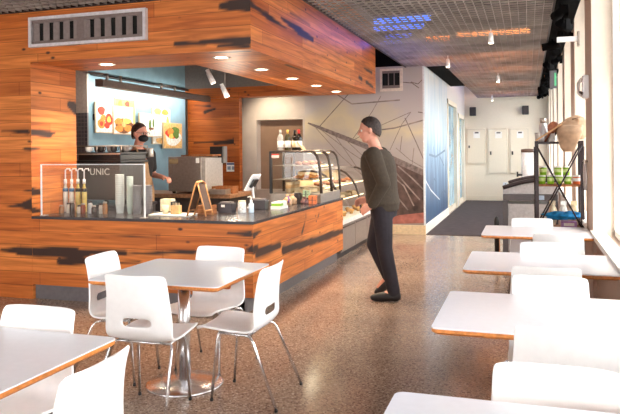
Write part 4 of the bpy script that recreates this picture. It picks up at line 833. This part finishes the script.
t = thing('wall_monitor', 'black monitor box standing on a pole beside the oven', 'monitor', (-4.36, 9.0, .856)); MB().lathe([(0, 0), (.09, 0), (.09, .01), (.015, .02), (0, .02)]).cyl((0, 0, .02), (0, 0, .42), .014).build('stand', BLACK, t); B(-.11, .10, -.05, .05, .42, .665).build('case', BLACK, t, bevel=.006); B(.10, .125, -.05, .05, .42, .665).build('side_panel', mat('grey side panel', (130, 126, 124), .4), t); B(-.10, .02, -.06, .06, .40, .418).build('shelf', STEEL, t)
t = thing('wall_notice', 'white notice with blue heading on the inner wood wall', 'notice', (-4.79, 10.42, 1.10)); B(-.10, .10, -.004, 0, 0, .155).build('sheet', PAPER, t); B(-.09, .09, -.0045, -.004, .115, .145).build('heading', mat('blue heading', (60, 96, 150), .6), t); MB().box(-.08, -.02, -.0045, -.004, .03, .09).box(.0, .08, -.0045, -.004, .03, .09).build('text_block', mat('blue grey text', (140, 152, 172), .7), t)
for k, (x, y, w_, h) in enumerate(((-3.85, 8.62, .16, .10), (-3.62, 8.5, .10, .15), (-4.0, 8.45, .12, .07))):
    if k == 1: continue
    t = thing('storage_bin', ('brown storage bin on the prep counter by the wood post', '', 'low steel tray on the prep counter edge')[k], 'bin', (x - (.22 if k == 0 else .06), y, .856)); mb = MB(); mb.box(-w_, w_, -.10, .10, 0, .01); mb.box(-w_, w_, -.10, -.09, .01, h); mb.box(-w_, w_, .09, .10, .01, h); mb.box(-w_, -w_ + .01, -.09, .09, .01, h); mb.box(w_ - .01, w_, -.09, .09, .01, h); mb.build('body', CW if k == 0 else STEEL, t); B(-w_ + .012, w_ - .012, -.085, .085, .011, h * .8).build('contents', mat('dark packets', (96, 70, 54), .7, noise=.3), t)

# ------------------------------------------------------------------ shelf rack by the windows
rk = thing('shelf_rack', 'dark metal shelf rack with crossed braces beside the window', 'rack', (.30, 7.42, 0)); RW, RD, RH = .215, .16, 1.52
for sx in (-1, 1):
    for sy in (-1, 1):
        B(sx * RW - .017, sx * RW + .017, sy * RD - .017, sy * RD + .017, 0, RH).build('post', DARKM, rk)
for z in (.61, 1.055, RH - .03):
    mb = MB(); mb.box(-RW, RW, -RD, RD, z, z + .022); mb.build('shelf', CW if z < 1.4 else DARKM, rk)
def brace(p, q): mb = MB(); mb.tube([p, q], .015, 6, flat=.6); mb.build('brace', DARKM, rk)
for sy in (-1, 1):
    y = sy * (RD + .017)
    brace((-RW, y, RH - .05), (RW, y, .63)); brace((RW, y, RH - .05), (-RW, y, .63)); brace((-RW, y, .60), (RW, y, .05)); brace((RW, y, .60), (-RW, y, .05))
for sx in (-1, 1):
    x = sx * (RW + .012); brace((x, -RD, RH - .06), (x, RD, .6)); brace((x, RD, RH - .06), (x, -RD, .6))
zt = RH - .008; RX, RY = .30, 7.42
mb = MB(); mb.smooth = True
def blob(mb, c, r, amp, seed, nu=22, nv=14, sq=1.0):
    rnd = random.Random(seed); ph = [rnd.uniform(0, 6.3) for _ in range(6)]; vs = []; fs = []
    for j in range(nv + 1):
        t_ = PI * j / nv
        for k in range(nu):
            p = 2 * PI * k / nu; f = 1 + amp * (math.sin(3 * p + ph[0] + 2 * t_) * .5 + math.sin(5 * p + ph[1] - 3 * t_) * .35 + math.sin(7 * t_ + ph[2] + p) * .3) * math.sin(t_)
            z = -math.cos(t_); z = max(z, -.75) if sq else z
            vs.append((c[0] + r[0] * f * math.sin(t_) * math.cos(p), c[1] + r[1] * f * math.sin(t_) * math.sin(p), c[2] + r[2] * z))
    for j in range(nv):
        for k in range(nu): fs.append((j * nu + k, j * nu + (k + 1) % nu, (j + 1) * nu + (k + 1) % nu, (j + 1) * nu + k))
    mb.add(vs, fs)
t = thing('serving_board', 'pale wooden board leaning across the rack top', 'board', (RX - .10, RY - .10, zt)); Mt = Matrix.Translation((-.06, 0, .055)) @ Matrix.Rotation(R(-33), 4, 'Y'); B(0, .23, -.045, .045, -.008, .008, Mt).build('blade', mat('board wood', (206, 160, 110), .5, noise=.1), t, bevel=.003); B(-.075, 0, -.014, .014, -.008, .008, Mt).build('handle', mat('board wood', (206, 160, 110), .5), t)
t = thing('wooden_paddle', 'red brown wooden paddle standing tilted on the rack top', 'paddle', (RX - .13, RY + .02, zt)); Mt = Matrix.Rotation(R(28), 4, 'Y'); pd = mat('paddle wood', (150, 84, 52), .5, noise=.15)
MB().cyl((0, 0, 0), (0, 0, .12), .012).build('handle', pd, t, M=Mt); MB().ball((0, 0, .17), (.055, .014, .065)).build('blade', pd, t, M=Mt)
t = thing('thermos_flask', 'silver thermos flask behind the wooden paddle', 'flask', (RX - .145, RY + .10, zt)); MB().lathe([(0, 0), (.04, 0), (.042, .01), (.042, .17), (.03, .195), (.03, .20), (0, .20)], seg=18).build('body', mat('silver flask', (206, 204, 206), .3, .5), t); MB().cyl((0, 0, .20), (0, 0, .255), .032).build('cap', STEEL, t)
t = thing('black_umbrella', 'black folded umbrella lying over the rack top items', 'umbrella', (RX + .0, RY + .10, zt + .0)); MB().tube([(-.07, 0, .03), (.0, 0, .15), (.14, 0, .24)], [.02, .032, .018], 10).build('canopy', BLACK, t); MB().tube([(-.07, 0, .03), (-.11, 0, .012)], .011, 8).build('handle', STEEL, t)
t = thing('white_carton', 'small white carton beside the thermos flask', 'carton', (RX - .06, RY + .09, zt)); B(-.035, .03, -.03, .03, 0, .10).build('body', PAPER, t, bevel=.003); B(-.036, .031, -.031, .031, .101, .115).build('flap', PAPER, t)
t = thing('glass_tumbler', 'glass tumbler at the aisle corner of the rack top', 'glass', (RX - .205, RY - .09, zt)); MB().lathe([(.0, 0), (.022, 0), (.028, .09), (.026, .09), (.020, .006), (0, .006)], seg=16).build('bowl', mat('cloudy glass', (196, 186, 180), .1), t); MB().lathe([(.0285, .088), (.0285, .094), (.025, .094)], seg=16).build('rim', STEEL, t)
GRN = mat('lime tub', (142, 194, 40), .45, noise=.08); ORT = mat('orange tub', (214, 104, 50), .45)
def tub(x, y, z, m, lab):
    t = thing('tea_tub', lab, 'tub', (x, y, z), 0, 'tubs on the middle shelf of the rack'); MB().lathe([(0, 0), (.033, 0), (.036, .075), (0, .075)], seg=18).build('body', m, t); MB().lathe([(0, .0755), (.038, .0755), (.038, .090), (0, .092)], seg=18).build('lid', PAPER, t); MB().lathe([(.0362, .03), (.037, .062)], seg=18).build('label_band', mat('tub label', (206, 222, 150), .5) if m is GRN else PAPER, t)
zs = 1.0775; od = ('first', 'second', 'third', 'fourth', 'fifth')
for k in range(4): tub(RX - .165 + .083 * k, RY - .10, zs, GRN, 'lime green tub in the lower row, %s from the aisle' % od[k])
tub(RX + .165, RY - .10, zs, ORT, 'orange tub at the window end of the lower row')
for k, dx in enumerate((-.155, -.01, .07)): tub(RX + dx, RY - .095, zs + .0925, GRN, 'lime green tub stacked in the upper row, %s from the aisle' % od[k])
tub(RX - .08, RY + .0, zs, mat('pink tub', (206, 150, 140), .5), 'pink tub behind the lower row of green tubs')
zb = .6325
t = thing('blue_cloth', 'bright blue crumpled cloth on the lowest rack shelf', 'cloth', (RX + .02, RY - .06, zb + .07)); mb = MB(); mb.smooth = True; blob(mb, (-.03, 0, .045), (.12, .07, .05), .5, 21); blob(mb, (.09, .0, .05), (.09, .06, .05), .55, 5); mb.build('cloth', mat('bright blue cloth', (16, 120, 176), .8, noise=.2, nscale=16, bump=.4), t)
t = thing('purple_box', 'purple box under the blue cloth', 'box', (RX + .09, RY - .06, zb)); B(-.075, .075, -.07, .05, 0, .065).build('body', mat('purple box', (176, 130, 184), .5, noise=.12), t, bevel=.003); B(-.05, .05, -.072, -.07, .02, .05).build('panel', PAPER, t)
t = thing('red_packet', 'red packet on the lowest rack shelf, aisle end', 'packet', (RX - .13, RY - .08, zb)); B(-.05, .05, -.03, .03, 0, .06).build('body', mat('red packet', (196, 60, 50), .5), t, bevel=.004); B(-.05, .05, -.031, -.03, .02, .04).build('band', mat('green band', (90, 130, 80), .5), t)
for k, (dx, dy, c, lab) in enumerate(((-.06, .09, (226, 206, 176), 'cream paper bag standing behind the blue cloth'), (.05, .09, (236, 228, 214), 'white paper bag in the middle behind the blue cloth'), (.15, .09, (206, 180, 140), 'tan paper bag at the window end of the lowest shelf'))):
    t = thing('paper_bag', lab, 'bag', (RX + dx, RY + dy, zb), R(10 * k)); mb = MB(); mb.smooth = True; blob(mb, (0, 0, .10), (.046, .040, .125), .15, 30 + k); mb.build('body', mat('bag %d' % k, c, .8, noise=.2, nscale=20, bump=.3), t); mb = MB(); mb.box(-.03, .03, -.006, .006, .21, .26); mb.build('folded_top', mat('bag %d' % k, c), t)
# ice bin, dispenser, post
t = thing('ice_bin', 'grey ice bin with curved dark lid behind the farthest table', 'bin', (.0, 9.75, 0)); LG = mat('light grey bin', (186, 184, 186), .4); DGM = mat('dark grey frame', (84, 78, 80), .4)
B(-.27, .33, -.28, .28, .06, .70).build('body', LG, t, bevel=.01)
for sx in (-.30, .34): B(sx - .035, sx + .035, -.30, -.24, 0, .74).build('leg', DGM, t); B(sx - .035, sx + .035, .24, .30, 0, .74).build('leg', DGM, t)
B(-.33, .37, -.30, .30, .742, .83).build('rim', DGM, t, bevel=.006); B(.12, .20, -.303, -.30, .755, .815).build('badge', mat('pale blue badge', (170, 190, 214), .4), t)
mb = MB(); mb.smooth = True; pts = [(-.33 + .70 * i / 12, .86 + .16 * math.sin(PI * (.10 + .52 * i / 12))) for i in range(13)]
mb.smooth = False; mb.prism([(-.33, .832)] + pts + [(.37, .832)], -.26, .28, 'y'); mb.build('lid', LG, t)
mb = MB(); mb.tube([(x, -.27, z + .004) for x, z in pts], .028, 8); mb.build('lid_rim', DARKM, t); mb = MB(); mb.tube([(x, .28, z + .03) for x, z in pts[1:]], .022, 8); mb.build('lid_back_rim', DARKM, t)
t = thing('drink_stand', 'beige cabinet carrying the drink dispenser', 'cabinet', (.01, 11.05, 0)); B(-.13, .13, -.13, .13, 0, .80).build('body', mat('beige cabinet', (206, 190, 168), .5), t, bevel=.005); B(-.14, .14, -.14, .14, .802, .83).build('top', mat('beige cabinet', (206, 190, 168), .5), t); B(-.11, .11, -.133, -.13, .06, .76).build('door', mat('beige door', (198, 182, 160), .5), t)
t = thing('drink_dispenser', 'clear drink dispenser with dark tap on the beige cabinet', 'dispenser', (-.01, 11.05, .831)); MB().cyl((0, 0, 0), (0, 0, .15), .055).build('base', mat('copper base', (150, 96, 66), .4), t); MB().lathe([(0, .155), (.088, .155), (.092, .17), (.092, .55), (0, .55)], seg=24).build('tank', mat('cloudy tank', (222, 224, 226), .15), t); MB().lathe([(0, .552), (.096, .552), (.096, .60), (.03, .61), (0, .61)], seg=24).build('lid', mat('brown lid', (96, 70, 56), .5), t); MB().cyl((-.085, -.03, .20), (-.155, -.06, .20), .016).cyl((-.15, -.058, .17), (-.15, -.058, .25), .013).build('tap', BLACK, t)
t = thing('floor_post', 'short black floor post with rounded top left of the ice bin', 'post', (-.405, 9.25, 0)); MB().lathe([(0, .02), (.028, .02), (.034, .40), (.036, .48), (.028, .53), (0, .545)], seg=16).build('pole', BLACK, t); MB().lathe([(0, 0), (.09, 0), (.09, .012), (.03, .02), (0, .02)], seg=24).build('base', BLACK, t); B(.028, .036, -.02, .02, .06, .34).build('side_strip', PLY, t)

# ------------------------------------------------------------------ people
SKIN = mat('skin', (214, 150, 128), .5, noise=.03); HAIRD = mat('dark hair', (50, 36, 32), .7, noise=.3, nscale=60, bump=.6); HAIRB = mat('brown hair', (66, 42, 32), .7, noise=.3, nscale=60, bump=.6)
class Fig:
    """closed tapered limbs fused into one skin; local frame: +x forward, +y to the figure's own side, z up"""
    def __init__(s): s.mb = MB()
    def limb(s, pts, rad, flat=None):
        pts = [Vector(p) for p in pts]
        for i in range(len(pts) - 1):
            s.mb.cyl(pts[i], pts[i + 1], rad[i], rad[i + 1], 14)
        for p, r in zip(pts, rad): s.mb.ball(p, r, 14, 9)
        return s
    def rings(s, rings, n=24):
        vs = []; fs = []
        for (c, rx, ry) in rings:
            for k in range(n):
                a = 2 * PI * k / n; cs, sn = math.cos(a), math.sin(a)
                vs.append((c[0] + rx * math.copysign(abs(cs) ** .85, cs), c[1] + ry * math.copysign(abs(sn) ** .85, sn), c[2]))
        m = len(rings)
        for i in range(m - 1):
            for k in range(n): fs.append((i * n + k, i * n + (k + 1) % n, (i + 1) * n + (k + 1) % n, (i + 1) * n + k))
        fs += [tuple(range(n))[::-1], tuple(range((m - 1) * n, m * n))]
        s.mb.add(vs, fs); return s
    def hand(s, wr, d, up, curl=.5, sc_=1.0):
        """palm, four unequal bent fingers, a thumb leaving the side of the palm"""
        wr, d, up = Vector(wr), Vector(d).normalized(), Vector(up).normalized(); sd = d.cross(up).normalized(); up = sd.cross(d).normalized()
        for k in (-1.5, -.5, .5, 1.5): s.limb([wr + sd * k * .010, wr + d * .085 * sc_ + sd * k * .019], [.014, .012])
        for k, ln in ((-1.5, .060), (-.5, .075), (.5, .080), (1.5, .070)):
            b = wr + d * .088 * sc_ + sd * k * .0195; c1 = math.cos(curl * .6); s1 = math.sin(curl * .6); c2 = math.cos(curl * 1.6); s2 = math.sin(curl * 1.6)
            m1 = b + (d * c1 - up * s1) * ln * .5; m2 = m1 + (d * c2 - up * s2) * ln * .5
            s.limb([b, m1, m2], [.0098, .0088, .0075])
        b = wr + d * .03 + sd * .022; m1 = b + (d * .6 + sd * .7 - up * .3).normalized() * .04; m2 = m1 + (d * .9 + sd * .15 - up * .3).normalized() * .032
        return s.limb([b, m1, m2], [.014, .011, .009])
    def head(s, c, pitch=0.0, yawd=0.0):
        M = Matrix.Translation(Vector(c)) @ Matrix.Rotation(yawd, 4, 'Z') @ Matrix.Rotation(pitch, 4, 'Y'); s.HM = M
        def b(p, r): s.mb.ball(M @ Vector(p), r, 18, 12, M.to_3x3())
        b((-.008, 0, .035), (.098, .076, .092)); b((.018, 0, -.03), (.074, .062, .080)); b((.045, 0, -.085), (.040, .042, .030)); b((.055, 0, -.048), (.040, .040, .034))
        s.limb([M @ Vector((.085, 0, .015)), M @ Vector((.108, 0, -.022))], [.011, .016]); b((.093, 0, -.058), (.012, .026, .008)); b((.078, 0, .030), (.020, .052, .012))
        for y in (-.082, .082): b((-.008, y, -.005), (.022, .015, .034))
        return s
    def build(s, name, m, parent, vox=.009, it=4):
        o = s.mb.build(name, m, parent); md = o.modifiers.new('fuse', 'REMESH'); md.mode = 'VOXEL'; md.voxel_size = vox; md.use_smooth_shade = True; md.adaptivity = 0
        sm = o.modifiers.new('relax', 'SMOOTH'); sm.iterations = it; sm.factor = .5
        bpy.context.view_layer.update(); me = bpy.data.meshes.new_from_object(o.evaluated_get(bpy.context.evaluated_depsgraph_get())); o.modifiers.clear(); o.data = me
        me.polygons.foreach_set('use_smooth', [True] * len(me.polygons)); return o
def eyes(root, M, glasses=False):
    for y in (-.031, .031):
        MB().ball(M @ Vector((.0745, y, .008)), .0125, 12, 8).build('eye', mat('eye white', (200, 190, 182), .3), root)
        MB().ball(M @ Vector((.0845, y, .008)), .0058, 10, 6).build('iris', mat('eye dark', (40, 28, 24), .2), root)
def hair_cap(root, M, m, fringe=.055):
    mb = MB(); vs = []; fs = []; nu, nv = 28, 12
    for j in range(nv + 1):
        for k in range(nu):
            p = 2 * PI * k / nu; cx = math.cos(p); low = (-.26 + .90 * max(0, cx) ** .75 if cx > 0 else -.26 - .70 * (-cx) ** .6) + .03 * math.sin(11 * p)       # lower at the nape, higher at the brow
            t_ = (math.acos(max(-1, min(1, low)))) * j / nv; q = .97 + .035 * math.sin(9 * p + 5 * t_) * math.sin(7 * t_ + 2 * p)
            st = math.sin(t_) if t_ < PI / 2 else 1 - .16 * (t_ - PI / 2) ** 2; vs.append(M @ Vector((-.012 + .108 * q * st * cx, .086 * q * st * math.sin(p), .030 + .108 * q * math.cos(t_))))
    for j in range(nv):
        for k in range(nu): fs.append((j * nu + k, j * nu + (k + 1) % nu, (j + 1) * nu + (k + 1) % nu, (j + 1) * nu + k))
    mb.smooth = True; mb.add(vs, fs); return mb.build('hair', m, root, solid=.005)

# walking man: heading towards the counter, planted foot behind him, other foot swinging through
man = thing('person', 'man in olive sweater and dark trousers walking past the counter', 'person', (-1.235, 6.40, 0), PI)
HIP, CH, SH = Vector((.11, 0, .92)), Vector((.15, 0, 1.22)), Vector((.165, 0, 1.42))
lh, rh = (.10, .09, .90), (.12, -.09, .90)
legL = [lh, (.075, .10, .50), (-.01, .10, .095)]; legR = [rh, (.22, -.09, .52), (.08, -.09, .20)]
torso = [((.10, 0, .84), .10, .155), ((.105, 0, .93), .125, .175), ((.12, 0, 1.04), .115, .160), ((.135, 0, 1.16), .125, .172), ((.15, 0, 1.28), .132, .190), ((.16, 0, 1.37), .118, .195), ((.165, 0, 1.43), .085, .15), ((.175, 0, 1.47), .055, .07)]
armL = [(.155, .20, 1.40), (.045, .25, 1.13), (.17, .225, .92)]; armR = [(.165, -.20, 1.40), (.13, -.24, 1.12), (.30, -.20, .96)]
def body(f):
    f.rings(torso); f.limb(legL, [.088, .056, .040]); f.limb(legR, [.088, .056, .040]); f.limb(armL, [.052, .040, .028]); f.limb(armR, [.052, .040, .028])
    f.limb([(.17, 0, 1.44), (.205, 0, 1.54)], [.060, .056]); return f
f = body(Fig()); f.limb([(-.01, .10, .09), (.13, .105, .035)], [.040, .032]); f.limb([(.08, -.09, .20), (.17, -.09, .09)], [.040, .032])
f.head((.235, 0, 1.635), R(6), R(12)); f.hand(armL[2], (.85, -.1, -.45), (.2, .9, .3), .7); f.hand(armR[2], (.9, .1, -.3), (.2, -.9, .3), .7)
f.build('body', SKIN, man, .008); HM = f.HM
eyes(man, HM); hair_cap(man, HM, HAIRD)
f = Fig(); f.rings([(c, a + .036, b + .026) for c, a, b in torso[1:7]] + [((.175, 0, 1.455), .075, .085)]); f.limb([armL[0], armL[1], (.158, .227, .94)], [.080, .066, .050]); f.limb([armR[0], armR[1], (.285, -.204, .975)], [.080, .066, .050]); f.rings([((.095, 0, .86), .135, .185), ((.10, 0, .95), .150, .197)]); f.build('sweater', mat('olive sweater', (60, 49, 38), .9, noise=.08, nscale=40, bump=.2), man, .010)
TR = mat('dark trousers', (36, 29, 36), .85, noise=.08, nscale=30)
f = Fig(); f.rings([((.10, 0, .80), .118, .168), ((.10, 0, .87), .128, .176), ((.105, 0, .94), .128, .178)]); f.limb(legL, [.105, .076, .062]); f.limb(legR, [.105, .076, .060]); f.build('trousers', TR, man, .010)
SHO = mat('dark shoe', (30, 24, 26), .5)
f = Fig(); f.limb([(-.03, .10, .055), (.05, .103, .05), (.15, .107, .036), (.19, .11, .032)], [.050, .048, .042, .030]); f.limb([(-.02, .10, .10), (-.02, .10, .06)], [.052, .05]); f.build('shoe', SHO, man, .008)
f = Fig(); f.limb([(.055, -.09, .17), (.11, -.09, .12), (.17, -.09, .06), (.195, -.09, .045)], [.050, .046, .040, .030]); f.build('shoe', SHO, man, .008)

# barista behind the machine
bar = thing('person', 'barista with glasses and black mask in apron behind the coffee machine', 'person', (-4.705, 7.40, 0), R(-20)); bar.scale = (1.02, 1.02, 1.02)
torso = [((0, 0, .84), .10, .155), ((0, 0, .93), .120, .170), ((0, 0, 1.04), .112, .155), ((0.005, 0, 1.16), .120, .168), ((.01, 0, 1.28), .126, .188), ((.005, 0, 1.37), .110, .192), ((0, 0, 1.43), .082, .148), ((0, 0, 1.47), .055, .07)]
legL = [(0, .09, .90), (.01, .10, .50), (0, .10, .09)]; legR = [(0, -.09, .90), (.01, -.10, .50), (0, -.10, .09)]
armL = [(0, .195, 1.39), (-.02, .25, 1.13), (.20, .24, 1.10)]; armR = [(0, -.195, 1.39), (.05, -.25, 1.14), (.18, -.16, 1.30)]
f = body(Fig()) if False else Fig(); f.rings(torso); f.limb(legL, [.088, .056, .040]); f.limb(legR, [.088, .056, .040]); f.limb(armL, [.052, .040, .028]); f.limb(armR, [.052, .040, .028]); f.limb([(0, 0, 1.43), (.03, 0, 1.54)], [.060, .056]); f.limb([(0, .10, .09), (.13, .11, .035)], [.040, .032]); f.limb([(0, -.10, .09), (.13, -.11, .035)], [.040, .032])
f.head((.045, 0, 1.645), R(4), R(12)); f.hand(armL[2], (1, -.1, -.1), (0, 0, 1), .8); f.hand(armR[2], (.7, .3, .5), (-.4, 0, .8), .9); f.build('body', SKIN, bar, .008); HM = f.HM
eyes(bar, HM); hair_cap(bar, HM, HAIRB)
f = Fig(); f.mb.ball(HM @ Vector((.058, 0, -.05)), (.062, .068, .050), 18, 12, HM.to_3x3()); f.mb.ball(HM @ Vector((.088, 0, -.03)), (.036, .030, .030), 14, 10, HM.to_3x3()); f.build('face_mask', mat('black mask', (20, 18, 20), .8), bar, .006)
mb = MB()
for y in (-.034, .034): mb.tube([HM @ Vector((.103, y + .026 * math.cos(a), .010 + .019 * math.sin(a))) for a in [2 * PI * k / 16 for k in range(16)]], .0028, 6, closed=True); mb.tube([HM @ Vector((.103, math.copysign(.060, y), .014)), HM @ Vector((.01, math.copysign(.085, y), .014))], .0028, 6)
mb.tube([HM @ Vector((.105, -.008, .014)), HM @ Vector((.105, .008, .014))], .0028, 6); mb.build('glasses', mat('brown glasses frame', (70, 50, 42), .3), bar)
f = Fig(); f.rings([(c, a + .018, b + .016) for c, a, b in torso[1:7]] + [((0, 0, 1.455), .072, .082)]); f.limb([armL[0], (-.01, .225, 1.22)], [.070, .064]); f.limb([armR[0], (.03, -.225, 1.22)], [.070, .064]); f.build('shirt', mat('black shirt', (34, 30, 32), .9, noise=.1), bar, .010)
f = Fig(); f.rings([((0, 0, .80), .115, .165), ((0, 0, .87), .124, .172), ((0, 0, .94), .126, .176)]); f.limb(legL, [.104, .074, .06]); f.limb(legR, [.104, .074, .06]); f.build('trousers', TR, bar, .010)
APR = mat('tan apron', (176, 138, 100), .8, noise=.08); mb = MB()
vs = []; fs = []; rows = [(.55, .16, .150), (.80, .17, .150), (.95, .165, .158), (1.10, .13, .152), (1.24, .09, .160), (1.30, .085, .158)]
for z, hw_, xx in rows:
    for u in (-1, -.5, 0, .5, 1): vs.append((xx - .05 * u * u, hw_ * u, z))
for i in range(len(rows) - 1):
    for k in range(4): q = i * 5 + k; fs.append((q, q + 1, q + 6, q + 5))
mb.smooth = True; mb.add(vs, fs); mb.build('apron', APR, bar, solid=.006)
mb = MB()
for s_ in (-1, 1): mb.tube([(.118, s_ * .082, 1.29), (.115, s_ * .078, 1.38), (.078, s_ * .072, 1.455), (-.02, s_ * .065, 1.49)], .011, 6)
mb.build('apron_strap', APR, bar)
for s_ in (-1, 1): f = Fig(); f.limb([(-.03, s_ * .10, .05), (.05, s_ * .103, .048), (.15, s_ * .108, .036)], [.050, .046, .036]); f.build('shoe', SHO, bar, .008)
mb = MB(); t = thing('milk_pitcher', 'steel milk pitcher held in the hand of the barista', 'pitcher', bar.matrix_basis @ Vector((.335, -.075, 1.36)), R(-20)); MB().lathe([(0, 0), (.04, 0), (.044, .01), (.040, .06), (.036, .09), (.042, .11), (.038, .11), (.033, .09), (.036, .05), (0, .012)], seg=18).build('body', STEEL, t); MB().tube([(-.038, 0, .09), (-.072, 0, .085), (-.07, 0, .035), (-.042, 0, .025)], .006).build('handle', STEEL, t)

# the slumped bag on the rack
t = thing('linen_bag', 'slumped brown linen bag hanging over the rack top', 'bag', (RX + .13, RY - .02, zt + .002))
f = Fig(); f.rings([((0, 0, .018), .118, .10), ((0, 0, .05), .142, .122), ((-.004, 0, .11), .146, .12), ((.006, 0, .16), .138, .112), ((.02, 0, .20), .118, .095), ((.034, 0, .228), .092, .07), ((.05, 0, .25), .07, .045)])
f.rings([((-.045, -.203, -.105), .052, .012), ((-.05, -.205, -.06), .078, .016), ((-.045, -.205, 0), .098, .020), ((-.03, -.190, .05), .112, .034), ((-.02, -.15, .10), .118, .06), ((-.01, -.08, .16), .115, .07)])
f.limb([(-.12, -.04, .15), (-.10, -.12, .08)], [.03, .028]); f.limb([(.06, -.08, .215), (.105, -.03, .20), (.135, .0, .12)], [.024, .03, .03]); f.limb([(-.04, -.03, .21), (.05, -.02, .245), (.09, .01, .235)], [.03, .028, .022])
f.build('body', mat('brown linen', (176, 144, 116), .9, noise=.12, nscale=14, bump=.5), t, .011, 2); mb = MB(); mb.tube([(.0, -.07, .225), (.07, -.06, .235), (.10, .02, .235)], .008); mb.build('drawstring', mat('dark cord', (110, 84, 66), .8), t)
